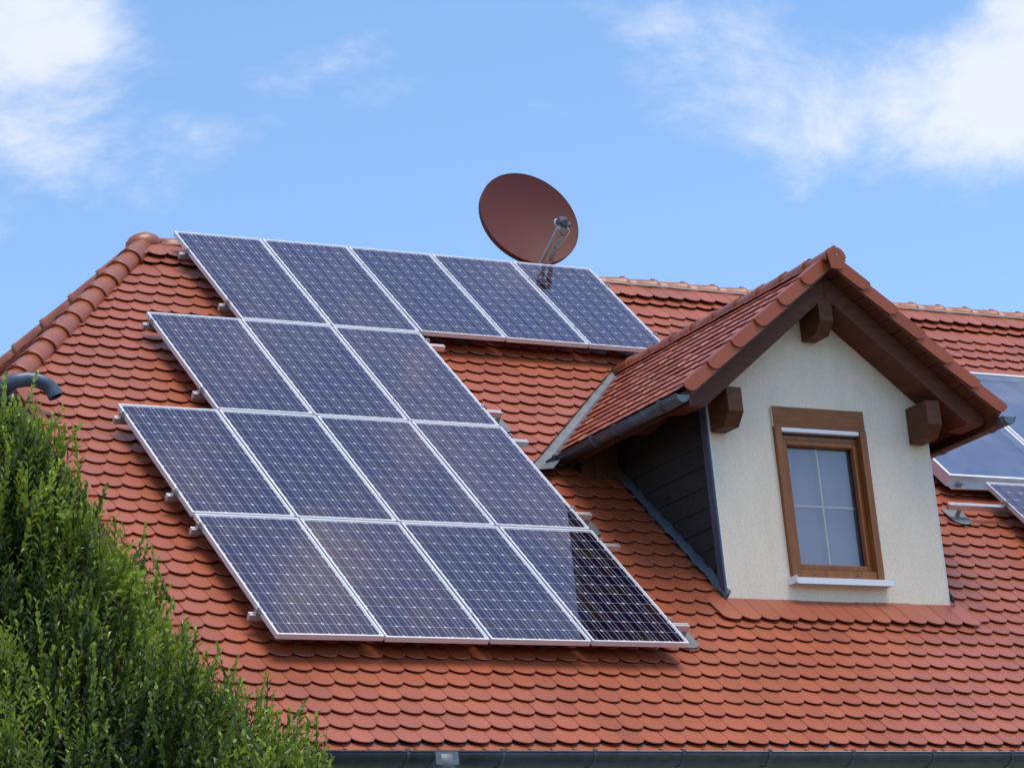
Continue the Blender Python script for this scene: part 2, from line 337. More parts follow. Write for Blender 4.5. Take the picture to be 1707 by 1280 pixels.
# ---- tiles -------------------------------------------------------
def outline(w=.1712, sag=.054, L=.30, seg=9):
    R_ = ((w/2)**2+sag**2)/(2*sag); a0 = math.asin((w/2)/R_)
    pts = [(R_*math.sin(-a0+2*a0*i/seg), R_-R_*math.cos(-a0+2*a0*i/seg)) for i in range(seg+1)]
    return pts + [(w/2, L), (-w/2, L)]
TILT, TH = .120, .0100
def tile_solid(m, poly, place, tilt=TILT, th=TH):
    """poly in tile coordinates (x across, y up from the tip)"""
    n = len(poly); cx = sum(q[0] for q in poly)/n; cy = sum(q[1] for q in poly)/n
    a = [Vector((x, y+(.004 if y < .06 else 0), -tilt*y-th)) for x, y in poly]; b = [Vector((x, y, -tilt*y-.0035)) for x, y in poly]
    c = []
    for x, y in poly:
        d = math.hypot(x-cx, y-cy) or 1; k = max(0, 1-.0035/d)
        xx, yy = cx+(x-cx)*k, cy+(y-cy)*k; c.append(Vector((xx, yy, -tilt*yy)))
    fs = [tuple(range(2*n, 3*n)), tuple(range(n))[::-1]]
    for i in range(n):
        j = (i+1) % n; fs += [(i, j, n+j, n+i), (n+i, n+j, 2*n+j, 2*n+i)]
    m.add([place @ q for q in a+b+c], fs)
def clip(poly, a, b, c):                     # keep a*u+b*v <= c
    out_ = []; n = len(poly)
    for i in range(n):
        p, q = poly[i], poly[(i+1) % n]; dp = a*p[0]+b*p[1]-c; dq = a*q[0]+b*q[1]-c
        if dp <= 0: out_.append(p)
        if (dp < 0 < dq) or (dq < 0 < dp):
            t = dp/(dp-dq); out_.append((p[0]+(q[0]-p[0])*t, p[1]+(q[1]-p[1])*t))
    return out_
def area(poly): return abs(sum(poly[i][0]*poly[(i+1) % len(poly)][1]-poly[(i+1) % len(poly)][0]*poly[i][1] for i in range(len(poly))))/2
STD = outline(); mb = MB(); tile_solid(mb, STD, Matrix.Identity(4)); ME_TILE = mb.mesh('roof_tile', T_TILE)
def frame_mat(origin, u, d, n):
    """tile axes: x = u (across), y = -d (up the slope), z = n"""
    return Matrix(((u[0], -d[0], n[0], origin[0]), (u[1], -d[1], n[1], origin[1]), (u[2], -d[2], n[2], origin[2]), (0, 0, 0, 1)))
def field(org, U, D, Nn, rows, u0, u1, planes, pw=PW, L=.30, phase=0., tilt=None):
    """rows: list of (v_tip, lift, length); planes(u, v) -> half planes (a,b,c) for the tile there, or None to skip"""
    res = []
    for ri, (vt, lift, ln) in enumerate(rows):
        off = (ri % 2)*pw/2+phase
        tl = .07 if ln > .33 else (tilt or TILT)
        for k in range(int((u1-u0)/pw)+3):
            u = u0+(k-.5)*pw+off
            hp = planes(u, vt)
            if hp is None: continue
            base = STD if ln == L else outline(L=ln)
            uu, vv = u+random.gauss(0, .0008), vt+random.gauss(0, .0012)
            poly = [(uu+x, vv-y) for x, y in base]; cut = False
            for (a, b, c) in hp:
                if max(a*q[0]+b*q[1]-c for q in poly) > 0:
                    poly = clip(poly, a, b, c); cut = True
                    if len(poly) < 3: break
            if len(poly) < 3 or area(poly) < .0012: continue
            o = Vector(org)+Vector(U)*uu+Vector(D)*vv+Vector(Nn)*(lift+random.gauss(0, .0009))
            mw = frame_mat(o, U, D, Nn) @ Euler((random.gauss(0, .004), random.gauss(0, .006), random.gauss(0, .004))).to_matrix().to_4x4()
            lp = [(x-uu, -(y-vv)) for x, y in poly] if (cut or ln != L) else None
            if lp is not None and len(lp) > 2:
                s2 = sum(lp[i][0]*lp[(i+1) % len(lp)][1]-lp[(i+1) % len(lp)][0]*lp[i][1] for i in range(len(lp)))
                if s2 < 0: lp = lp[::-1]
            res.append((o, mw, lp if lp is not None or ln == L else base, tl))
    return res
def emit(recs, name, parent, limit=300, vis=None, stuff_name=None, label=None, std=None):
    std = std or ME_TILE
    if vis:
        scored = sorted(range(len(recs)), key=lambda i: -vis(recs[i][0]))
        pick = set(i for i in scored[:limit] if vis(recs[i][0]) > 0)
    else: pick = set()
    rest = MB()
    for i, (o, mw, lp, tl) in enumerate(recs):
        if i in pick:
            if lp is None: inst(name, std, parent, mw)
            else:
                m = MB(); tile_solid(m, lp, Matrix.Identity(4), tl); inst(name, m.mesh(name, T_TILE), parent, mw)
        else: tile_solid(rest, lp if lp is not None else STD, mw, tl)
    if rest.v: rest.build(stuff_name or name, T_TILE, parent, kind='stuff', label=label)

# main front field
rows = [(7.515, -.022, .30)] + [(VE-EX*k, 0., .30) for k in range(0, 42)]
rows[-1] = (.31, -.004, .30)
def planes_main(u, v):
    hp = [(-1, 0, -X0-.0), (0, -1, -(VA+.0))]
    hp.append((-1, HK, -(HX-HK*HV)+.03))     # right of the hip line
    if u > XC-.4 and v < 3.5 and False: return None
    if v < 3.56:
        if u < XC:
            if v > 1.55: hp.append((1, 1.0, 0)) if False else hp.append(val_l)
        else:
            if v > 1.55: hp.append(val_r)
    elif v < 5.53:
        if XL-.03 < u-.085 and u+.085 < XR+.03: return None
        if u < XC: hp.append((1, 0, XL-.028))
        else: hp.append((-1, 0, -(XR+.028)))
    elif v < 5.80 and XL < u < XR: return None
    return hp
# valley as a line a*u+b*v<=c   (x = xval(v) - .085)
g = (xval(3.4)-xval(1.8))/1.6
val_l = (1, -g+.02, xval(1.8)-g*1.8-.040); val_r = (-1, -g+.02, -(xval(1.8, 1)+g*1.8)-.040)
recs = field(P(0, 0), (1, 0, 0), DM, NM, rows, -.8, X1-.1, planes_main, phase=.04)
# raised courses that finish below the ridge and below the dormer
def planes_top(u, v): return [(-1, HK, -(HX-HK*HV)+.03), (0, -1, -VA)]
recs += field(P(0, 0), (1, 0, 0), DM, NM, [(.205, .022, .36)], 1.2, X1-.1, planes_top, phase=.04)
def planes_apron(u, v): return [(-1, 0, -4.02), (1, 0, 6.46), (0, -1, -5.47)]
recs += field(P(0, 0), (1, 0, 0), DM, NM, [(5.81, .022, .36)], 3.98, 6.5, planes_apron, phase=.04)
occupied = {0: (2, 7), 1: (1, 4), 2: (0, 4), 3: (0, 4)}
def vis_main(o):
    x, y = topx(o)
    if not (5 < x < 1702 and 5 < y < 1275): return 0
    v = -(o.y+o.z)*K; col = o.x/.828; row = int(v/1.602) if v > 0 else -1
    if row in occupied and occupied[row][0] < col-.05 and col+.15 < occupied[row][1] and v % 1.602 > .12: return 0
    if y > 640 and x < 20+(y-640)*.86: return 0
    if x > 1140 and 440 < y < 1000 and x < 1590 and o.z > -4 and XC < o.x: 
        if o.x < 7.2 and v < 5.0: return 0
    return 1000/(o-CP).dot(CF)
emit(recs, 'roof_tile', main_roof, 300, vis_main, 'roof_tile')
# back field, hip field
rowsb = [(VE-EX*k, 0., .30) for k in range(0, 44)]
recs = field(PB(0, 0), (-1, 0, 0), Vector((0, K, -K)), NB, rowsb, -X1+.1, .8, lambda u, v: [(1, 0, -X0), (0, -1, -VA), (1, HK, -(HX-HK*HV)+.03)], phase=0)
emit(recs, 'back_roof_tile', main_roof, 0, None, 'back_roof_tile')
HO = Vector((P(HX, HV).x, AP.y, P(HX, HV).z)); hd = hipn.cross(Vector((0, 1, 0))); hd = hd if hd.z < 0 else -hd; hd.normalize()
hl = (P(xh, vh).z-HO.z)/hd.z
wq = abs(P(xh, vh).y-AP.y)/hl
recs = field(HO, (0, -1, 0), hd, hipn, [(hl+.02-EX*k, 0, .30) for k in range(int(hl/EX)+1)], -2.6, 2.6, lambda u, v: [(1, -wq, -.02), (-1, -wq, -.02), (0, -1, .1)])
emit(recs, 'hip_end_tile', main_roof, 0, None, 'hip_end_tile')

# ---- half-round tiles for ridge and hips
def half_tile(L=.37, r0=.112, r1=.090, th=.014, arc=186, collar=.03):
    m = MB(); ro, ri = [], []
    st = [(0, r0), (.004, r0+.002), (collar, r0+.001), (collar+.012, r0-.004), (L*.6, (r0+r1)/2-.001), (L, r1)]
    for (t, r) in st:
        row = []; row2 = []
        for k in range(15):
            a = rad(90+arc/2-arc*k/14)
            row.append((t, r*math.cos(a), r*math.sin(a))); row2.append((t, (r-th)*math.cos(a), (r-th)*math.sin(a)))
        ro.append(row[::-1]); ri.append(row2[::-1])
    m.shell(ro, ri); return m
ME_HALF = half_tile(arc=206).mesh('ridge_tile', T_RIDGE)
mb = MB(); mb.box((-.012, -.013, .098), (.03, .013, .122)); mb.box((-.012, -.013, .085), (-.004, .013, .10)); ME_CLIP = mb.mesh('ridge_clip', T_VERGE)
def line_of_tiles(a, b, up, step, name, parent, from_end=True, down=.0, ncl=True, s0=0):
    """tiles from a (lower / outer end) towards b"""
    a, b, up = Vector(a), Vector(b), Vector(up).normalized(); d = (b-a).normalized(); n = int(round((b-a).length/step))
    up = (up-d*up.dot(d)).normalized(); sd_ = up.cross(d)
    tiltm = Matrix.Rotation(rad(1.9), 4, 'Y')
    for k in range(n):
        o = a+d*step*k-up*down
        mw = Matrix(((d.x, sd_.x, up.x, o.x), (d.y, sd_.y, up.y, o.y), (d.z, sd_.z, up.z, o.z), (0, 0, 0, 1))) @ Euler((random.gauss(0, .012), random.gauss(0, .004), random.gauss(0, .006))).to_matrix().to_4x4()
        inst(name, ME_HALF, parent, mw)
        if ncl: inst('ridge_clip', ME_CLIP, parent, mw)
hup = (NM+hipn).normalized()
line_of_tiles(P(xhip(2.74), 2.74), P(xhip(-.15), -.15), hup, .317, 'hip_tile', main_roof, down=.062)
hupb = (NB+hipn).normalized()
line_of_tiles(PB(xhip(2.74), 2.74), PB(xhip(-.15), -.15), hupb, .317, 'hip_tile', main_roof, down=.062)
line_of_tiles(Vector((X1, AP.y, AP.z)), Vector((xhip(VA)+.06, AP.y, AP.z)), (0, 0, 1), .332, 'ridge_tile', main_roof, down=.098)
# rounded cap where hips and ridge meet
mb = MB(); apx = Vector((xhip(VA)+.0, AP.y, AP.z-.075)); ro, ri = [], []
for i in range(7):
    e = rad(90-20*i); ro.append([]); ri.append([])
    for k in range(19):
        a = 2*math.pi*k/18; r = .128
        for lst, rr in ((ro, r), (ri, r-.014)):
            lst[-1].append(apx+Vector((rr*1.25*math.cos(e)*math.cos(a)-.02*(1-math.sin(e)), rr*math.cos(e)*math.sin(a), rr*.86*math.sin(e))))
mb.shell([r[::-1] for r in ro], [r[::-1] for r in ri]); mb.build('hip_cap', T_RIDGE, main_roof)
# white mortar / ventilation roll peeping out under the ridge tiles
mb = MB(); pts = [P(xhip(VA)+.1+.05*i, -.032+.003*math.sin(i*1.7)+.003*math.sin(i*.61), .020) for i in range(int((X1-1.7)/.05))]
mb.tube(pts, .0075, 6); mb.build('ridge_vent_roll', simple('ridge_roll', (.50, .47, .43), .8), main_roof)

# ---- left verge tiles (their side flaps face left)
mb = MB(); 
for (x, y, z) in [(0, 0, 0)]: pass
def verge_mesh(L, h, side, top=.10, th=.014, mat=T_VERGE, round_=.045):
    """local: x outward flap at x=0, top going to -x*side..., y up the slope, z normal"""
    m = MB()
    pts = []
    for k in range(6):                      # rounded lower corner of the flap
        a = rad(180+90*k/5); pts.append((round_+round_*math.cos(a), -h+round_+round_*math.sin(a)))
    poly = [(0.0, 0.0)] + pts + [(L, -h), (L, 0.0)]
    m.prism([Vector((0, y, z)) for y, z in poly], (th*side, 0, 0))
    m.box((min(-top*side*-1, 0) if side < 0 else 0, .006, -th), (0 if side < 0 else top, L, 0.003)) if False else None
    m.box((min(0, top*side), .006, -th), (max(0, top*side), L, .003))
    return m.mesh('verge_tile', mat)
ME_V = verge_mesh(.372, .12, 1)
ov = P(X0-.012, 0)
k = 0
while 7.46-.343*k > 2.9:
    vt = 7.46-.343*k
    mw = frame_mat(P(X0-.012, vt, .022), (1, 0, 0), DM, NM) @ Euler((rad(-2.6), 0, random.gauss(0, .004))).to_matrix().to_4x4()
    inst('verge_tile', ME_V, main_roof, mw); k += 1

# ---- walls of the main house
wy0, wy1, wx0, wx1, gz = -4.72, 5.2, -.33, 13.3, -10.7
we = -5.35
mb = MB(); zr_ = AP.z-.16
gm = lambda X: [(X, wy0, gz), (X, wy0, -5.16), (X, -1.75, -2.19), (X, 2*AP.y+1.75, -2.19), (X, 2*AP.y-wy0, -5.16), (X, 2*AP.y-wy0, gz)]
mb.prism(gm(wx0), (.3, 0, 0)); mb.prism([(wx1, wy0, gz), (wx1, wy0, -5.16), (wx1, AP.y, -.22), (wx1, 2*AP.y-wy0, -5.16), (wx1, 2*AP.y-wy0, gz)], (-.3, 0, 0))
mb.box((wx0+.3, wy0, gz), (wx1-.3, wy0+.3, -5.17)); mb.box((wx0+.3, 2*AP.y-wy0-.3, gz), (wx1-.3, 2*AP.y-wy0, -5.17))
mb.build('outer_wall', M_WALL, house)
# dark boards in the top of the left gable, with eave box
gc = empty('gable_cladding', Matrix.Translation((wx0, 0, -3)), house)
for i in range(26):
    y0 = -2.9+i*.24; zt = -2.2-max(0, abs(y0+.12-AP.y)-1.85)*1.0
    zb = -3.35
    if zt-zb < .15: continue
    mb = MB(); mb.box((wx0-.03, y0, zb), (wx0-.004, y0+.228, zt)); mb.build('board', M_WOOD, gc, bevel=.003)
mb = MB(); 
for yy in (-3.0, -4.1): pass
mb.prism([P(X0+.02, 2.8, -.16), P(X0+.02, 7.35, -.16), P(X0+.02, 7.35, -.30), P(X0+.02, 2.8, -.30)], (.03, 0, 0)); mb.build('barge_board', M_WOOD, house, bevel=.003)

# ---- main gutter
def half_pipe(a, b, r, th=.003, up=Vector((0, 0, 1)), seg=14, bead=.009):
    m = MB(); a, b = Vector(a), Vector(b); d = (b-a).normalized(); s_ = d.cross(up).normalized()
    ro, ri = [], []
    for q in (a, b):
        ro.append([q+s_*(r*math.cos(rad(180+180*k/seg)))+up*(r*math.sin(rad(180+180*k/seg))) for k in range(seg+1)])
        ri.append([q+s_*((r-th)*math.cos(rad(180+180*k/seg)))+up*((r-th)*math.sin(rad(180+180*k/seg))) for k in range(seg+1)])
    m.shell(ro, ri)
    for sg in (1, -1): m.tube([a+s_*r*sg, b+s_*r*sg], bead, 8)
    return m, s_, up
gutter_y, gutter_z = -5.305, -5.478
m, _, _ = half_pipe((X0-.05, gutter_y, gutter_z), (X1, gutter_y, gutter_z), .082)
gut = m.build('gutter', M_ZINCD, house)
def bracket(c, d, r, parent, name='gutter_bracket', mat=M_ZINCD, w=.028):
    m = MB(); c = Vector(c); d = Vector(d).normalized(); up = Vector((0, 0, 1)); s_ = d.cross(up).normalized(); ro, ri = [], []
    for t in (-w/2, w/2):
        ro.append([c+d*t+s_*((r+.007)*math.cos(rad(176+188*k/14)))+up*((r+.007)*math.sin(rad(176+188*k/14))) for k in range(15)])
        ri.append([c+d*t+s_*((r+.001)*math.cos(rad(176+188*k/14)))+up*((r+.001)*math.sin(rad(176+188*k/14))) for k in range(15)])
    m.shell(ro, ri)
    for sg in (1, -1):
        q = c+s_*r*sg+up*.009; m.box((-.014, -.012, -.006), (.014, .012, .008), Matrix(((d.x, s_.x, 0, q.x), (d.y, s_.y, 0, q.y), (d.z, s_.z, 1, q.z), (0, 0, 0, 1))))
    return m.build(name, mat, parent)
x = 2.568-.709*5
while x < X1: bracket((x, gutter_y, gutter_z), (1, 0, 0), .082, gut); x += .709
# outlet funnel with downpipe
fx = .72
mb = MB(); mb.tube([(fx, gutter_y, gutter_z-.02), (fx, gutter_y, gutter_z-.10), (fx, gutter_y, gutter_z-.20)], .05, 16, radii=[.105, .10, .052])
mb.box((fx-.085, gutter_y-.094, gutter_z-.09), (fx+.085, gutter_y-.084, gutter_z-.004))
mb.build('outlet_funnel', M_ZINC, gut)
mb = MB(); mb.tube([(fx, gutter_y, gutter_z-.2), (fx, gutter_y, gutter_z-.4), (fx, wy0-.08, gutter_z-.9), (fx, wy0-.08, gz)], .05, 14); mb.build('downpipe', M_ZINC, gut)
# metal apron hanging into the gutter
mb = MB(); mb.add([P(X0, 7.36, -.035), P(X1, 7.36, -.035), P(X1, 7.53, -.036), P(X0, 7.53, -.036), P(X1, 7.56, -.07), P(X0, 7.56, -.07)], [(0, 3, 2, 1), (3, 5, 4, 2)]); mb.build('eave_flashing', M_ZINCD, house)

# ---- hip eave gutter and its elbow spout
hz = P(0, 2.70).z-.10
m, _, _ = half_pipe((xh-.085, 2*AP.y+2.2, hz), (xh-.085, -1.98, hz), .062)
hg = m.build('hip_gutter', M_ZINC, house)
mb = MB(); e = [(-.80, -2.02, hz-.03), (-.79, -2.07, hz+.0), (-.735, -2.10, hz+.03), (-.65, -2.12, hz+.043), (-.575, -2.135, hz+.036), (-.505, -2.15, hz+.006), (-.465, -2.16, hz-.04), (-.445, -2.17, hz-.095)]
E2 = []; 
for i in range(len(e)-1):
    for t in (0, .5): E2.append(tuple(e[i][k_]*(1-t)+e[i+1][k_]*t for k_ in range(3)))
E2.append(e[-1])
mb.tube(E2, .056, 18, cap=False); mb.tube(E2[::-1], .052, 18, cap=False)
el = mb.build('elbow_spout', simple('blue_grey_zinc', (.085, .11, .155), .4, .3, noise=(12, .25)), hg)

# ------------------------------------------------------------------ dormer
NL = Vector((-ST, 0, CT)); DL = Vector((-CT, 0, -ST)); NR = Vector((ST, 0, CT)); DR = Vector((CT, 0, -ST))
def Q(y, s, o=0., side=-1):
    D_, N_ = (DL, NL) if side < 0 else (DR, NR)
    return Vector((XC, y, ZAP))+D_*s+N_*o
def yval(s):                                 # y of the valley at distance s down the dormer slope
    z = ZAP-ST*s; return z+.2263
SE = 1.925                                   # length of dormer slope
mb = MB()
for side in (-1, 1):
    n_ = NL if side < 0 else NR
    deck([Q(YF+.02, 0, 0, side), Q(yval(0)+.1, 0, 0, side), Q(yval(SE-.05)+.02, SE-.05, 0, side), Q(YF+.02, SE-.05, 0, side)], n_, t=.022, drop=.048)
dormer_roof = mb.build('dormer_roof', M_DECK, house)
ED = .1525
rowsd = [(SE-ED*k, 0., .30) for k in range(0, 12)]
def vis_d(o): return 1.0
gd = -ST                                     # dyval/ds
def planes_dl(u, v):                         # here u = -y (so that x-axis follows), v = s
    return [(-1, gd, yval(0)-.04) if False else (-1, -ST, -(-yval(0)+.04)-0*v) , (0, -1, -.035)]
# for the left slope: across axis U = (0,-1,0) gives u=-y ; keep  y < yval(s)-.04  ->  -u < yval(0)-ST*s-.04  ->  -u + ST*s <= yval(0)-.04
pl = lambda u, v: [(-1, ST+.02, yval(0)-.04), (0, -1, -.035), (1, 0, -YF-.004)]
DT = .100
mb = MB(); tile_solid(mb, STD, Matrix.Identity(4), DT); ME_TILE_D = mb.mesh('dormer_roof_tile', T_TILE)
rl = field(Vector((XC, 0, ZAP)), (0, -1, 0), DL, NL, rowsd, 1.0, 4.3, pl, phase=.03, tilt=DT)
rl += field(Vector((XC, 0, ZAP)), (0, -1, 0), DL, NL, [(.175, .015, .18)], 1.0, 4.3, pl, phase=.03)
emit(rl, 'dormer_roof_tile', dormer_roof, 300, vis_d, std=ME_TILE_D)
rl = field(Vector((XC, 0, ZAP)), (0, 1, 0), DR, NR, rowsd, -4.3, -1.0, lambda u, v: [(1, ST, yval(0)-.04), (0, -1, -.035), (-1, 0, -YF-.004)], phase=.03, tilt=DT)
emit(rl, 'dormer_right_tile', dormer_roof, 0, None)
# dormer ridge
def scaled(m, f): return m
ME_HALF2 = half_tile(L=.36, r0=.098, r1=.082, arc=196).mesh('dormer_ridge_tile', T_RIDGE)
tmp = ME_HALF; ME_HALF = ME_HALF2
mbk = ME_CLIP; mb = MB(); mb.box((-.010, -.011, .086), (.02, .011, .106)); ME_CLIP = mb.mesh('ridge_clip', T_VERGE)
line_of_tiles((XC, YF-.045, ZAP), (XC, -.98, ZAP), (0, 0, 1), .325, 'ridge_tile', dormer_roof, down=.062)
ME_HALF = tmp; ME_CLIP = mbk
mb = MB(); yc = YF-.05
cap = [(-.098, .045), (-.075, -.075), (-.055, -.135), (.030, -.135), (.060, -.085), (.098, .045), (.07, .045)]
cp = [(XC+math.cos(rad(a))*.094, yc, ZAP-.062+math.sin(rad(a))*.094) for a in range(8, 173, 15)]
mb.prism([(XC-.060, yc, ZAP-.150), (XC+.052, yc, ZAP-.150)]+cp, (0, -.014, 0))
mb.build('ridge_end_cap', T_VERGE, dormer_roof, bevel=.003)
mb = MB(); mb.tube([(XC, yc-.014, ZAP-.035), (XC, yc-.019, ZAP-.035)], .006, 8); mb.build('screw', M_STEEL, dormer_roof)
# verge tiles on both slopes of the dormer front
def verge2(side):
    m = MB(); L, h, th, rd = .345, .102, .016, .072
    poly = [(0.022, 0.0), (.006, -.006), (0.0, -0.022)]
    for k in range(7):
        a = rad(180+90*k/6); poly.append((rd+rd*math.cos(a), -h+rd+rd*math.sin(a)))
    poly += [(L, -h), (L, 0)]
    # local axes: x = -Y(front), y = up slope, z = normal
    m.prism([Vector((0, y, z)) for y, z in poly], (th, 0, 0))
    m.box((-.10, .01, -.013), (-.0005, L, -.0005))
    return m.mesh('verge_tile', T_VERGE)
MV = verge2(-1)
for side in (-1, 1):
    D_, N_ = (DL, NL) if side < 0 else (DR, NR)
    for k in range(6):
        s_ = SE+.012-.305*k
        o = Q(YF-.002, s_, .028, side)
        mw = Matrix(((0, -D_.x, N_.x, o.x), (-1, -D_.y, N_.y, o.y), (0, -D_.z, N_.z, o.z), (0, 0, 0, 1))) @ Euler((rad(-2.0), 0, rad(3.3)+random.gauss(0, .005))).to_matrix().to_4x4()
        inst('verge_tile', MV, dormer_roof, mw)
# valley flashing
for side in (-1, 1):
    mb = MB(); up_, lo_ = [], []
    n = 14
    for i in range(n+1):
        v = 1.62+(3.62-1.62)*i/n; bump_ = .045*max(0, (v-3.42)/.2); x = xval(v, side); w = .12
        c_ = P(x, v, -.032+bump_)
        o1 = P(x+side*w*1.3, v, -.041+bump_*1.1+.001*math.sin(i*2.1)); s_ = (ZAP-c_.z)/ST
        o2 = Vector(Q(yval(s_)-w*1.4, s_, -.038, side))
        row = [o1, c_+Vector((0, 0, .0)), o2]
        if side < 0: row = row[::-1]
        up_.append([q+Vector((0, 0, .002)) for q in row]); lo_.append([q-Vector((0, 0, .002)) for q in row])
    mb.shell(up_, lo_, smooth=False); mb.build('valley_flashing', M_ZINC, dormer_roof)
# soffit boards (run front to back, seen from below)
for side in (-1, 1):
    sf = empty('soffit', Matrix.Translation(Q(-3.5, 1, -.08, side)), house)
    for k in range(14):
        s0 = .02+k*.137; s1 = s0+.131
        if s1 > SE-.01: s1 = SE-.01
        yb = yval(s1)-.06
        pts = [Q(YF+.022, s0, -.0735, side), Q(YF+.022, s1, -.0735, side), Q(yb, s1, -.0735, side), Q(yb, s0, -.0735, side)]
        mb = MB(); mb.prism(pts, (NL if side < 0 else NR)*-.018); mb.build('soffit_board', M_SOFF, sf, bevel=.0025)
    mb = MB(); mb.prism([Q(YF+.02, .05, -.045, side), Q(YF+.02, SE-.005, -.045, side), Q(YF+.02, SE-.005, -.094, side), Q(YF+.02, .05, -.094, side)], (0, -.014, 0)); mb.build('verge_batten', M_SOFF, sf)
# rafters
def rafter(side, y0, y1, dtop, dbot, name='rafter', tail=True, mat=M_WOOD, s_end=None, apex=0.0, gap=0.):
    e_ = s_end or (SE-.03)
    poly = [(apex*0+gap, dtop), (e_-.02, dtop), (e_, dtop-.03), (e_-.005, dtop-.075), (e_-.12, dbot), (gap, dbot)]
    # mitre at the ridge: cut on the vertical plane x = XC
    pts = []
    for (s_, o_) in poly:
        q = Q(0, s_, o_, side)
        pts.append(q)
    for i in (0, 5):
        o_ = poly[i][1]; s_ = -o_*0; D_, N_ = (DL, NL) if side < 0 else (DR, NR)
        s_ = -(N_.x*o_)/D_.x + gap
        pts[i] = Q(0, s_, o_, side)
    mb = MB(); mb.prism([(q.x, y0, q.z) for q in pts], (0, y1-y0, 0)); return mb.build(name, mat, house, bevel=.005)
for side in (-1, 1):
    g_ = .001 if side > 0 else 0
    rafter(side, -4.04, -3.915, -.094, -.250, gap=g_)
    rafter(side, -3.912, YW-.002, -.094, -.240, gap=g_)
    rafter(side, -3.33, -3.23, -.094, -.240)
# purlins
def purlin(x0, x1, ztop, zbot, yb=YW-.003, yf=-4.035, ch=.10, name='purlin', mat=M_WOOD2):
    poly = [(yb, ztop), (yf, ztop), (yf, zbot+ch), (yf+ch*.85, zbot), (yb, zbot)]
    mb = MB(); mb.prism([(x0, y, z) for y, z in poly], (x1-x0, 0, 0)); return mb.build(name, mat, house, bevel=.006)
zt = -2.40
purlin(4.243, 4.383, zt, -2.695); purlin(6.146, 6.286, zt, -2.695); purlin(XC-.072, XC+.062, -1.58, -1.905)
# dormer front wall with the window opening
wxa, wxb, wza, wzb = 4.85, 5.68, -3.81, -2.60
zs = lambda x: ZAP-.10-TA*abs(x-XC)
zbw = P(0, 5.5, -.06).z-.05
mb = MB(); th = .22
def quadwall(pts): mb.prism([(x, YW, z) for x, z in pts], (0, th, 0))
quadwall([(XL, zbw), (wxa, zbw), (wxa, zs(wxa)), (XL, zs(XL))])
quadwall([(wxb, zbw), (XR, zbw), (XR, zs(XR)), (wxb, zs(wxb))])
quadwall([(wxa, wzb), (wxb, wzb), (wxb, zs(wxb)), (XC, zs(XC)), (wxa, zs(wxa))])
quadwall([(wxa, zbw), (wxb, zbw), (wxb, wza), (wxa, wza)])
bm = bmesh.new(); me_ = mb.mesh('t', M_STUCCO); bm.from_mesh(me_); bmesh.ops.remove_doubles(bm, verts=bm.verts, dist=.0005)
# drop the inner faces shared by two blocks
seen = {}
for f in list(bm.faces):
    key = tuple(sorted(v.index for v in f.verts)); seen.setdefault(key, []).append(f)
bm.verts.index_update()
bmesh.ops.delete(bm, geom=[f for fs in seen.values() if len(fs) > 1 for f in fs], context='FACES')
bm.to_mesh(me_); bm.free(); me_.name = 'dormer_wall'
dw = inst('dormer_wall', me_, house, Matrix.Identity(4))
# thin white corner beads
for x in (XL-.008, XR): 
    mb = MB(); mb.box((x, YW-.004, zbw+.03), (x+.008, YW+.02, zs(XL)-.12)); mb.build('corner_bead', M_WHITE, house)
mb = MB(); mb.box((XL+.02, YW+.23, -4.0), (XR-.02, YW+1.6, -1.85)); 
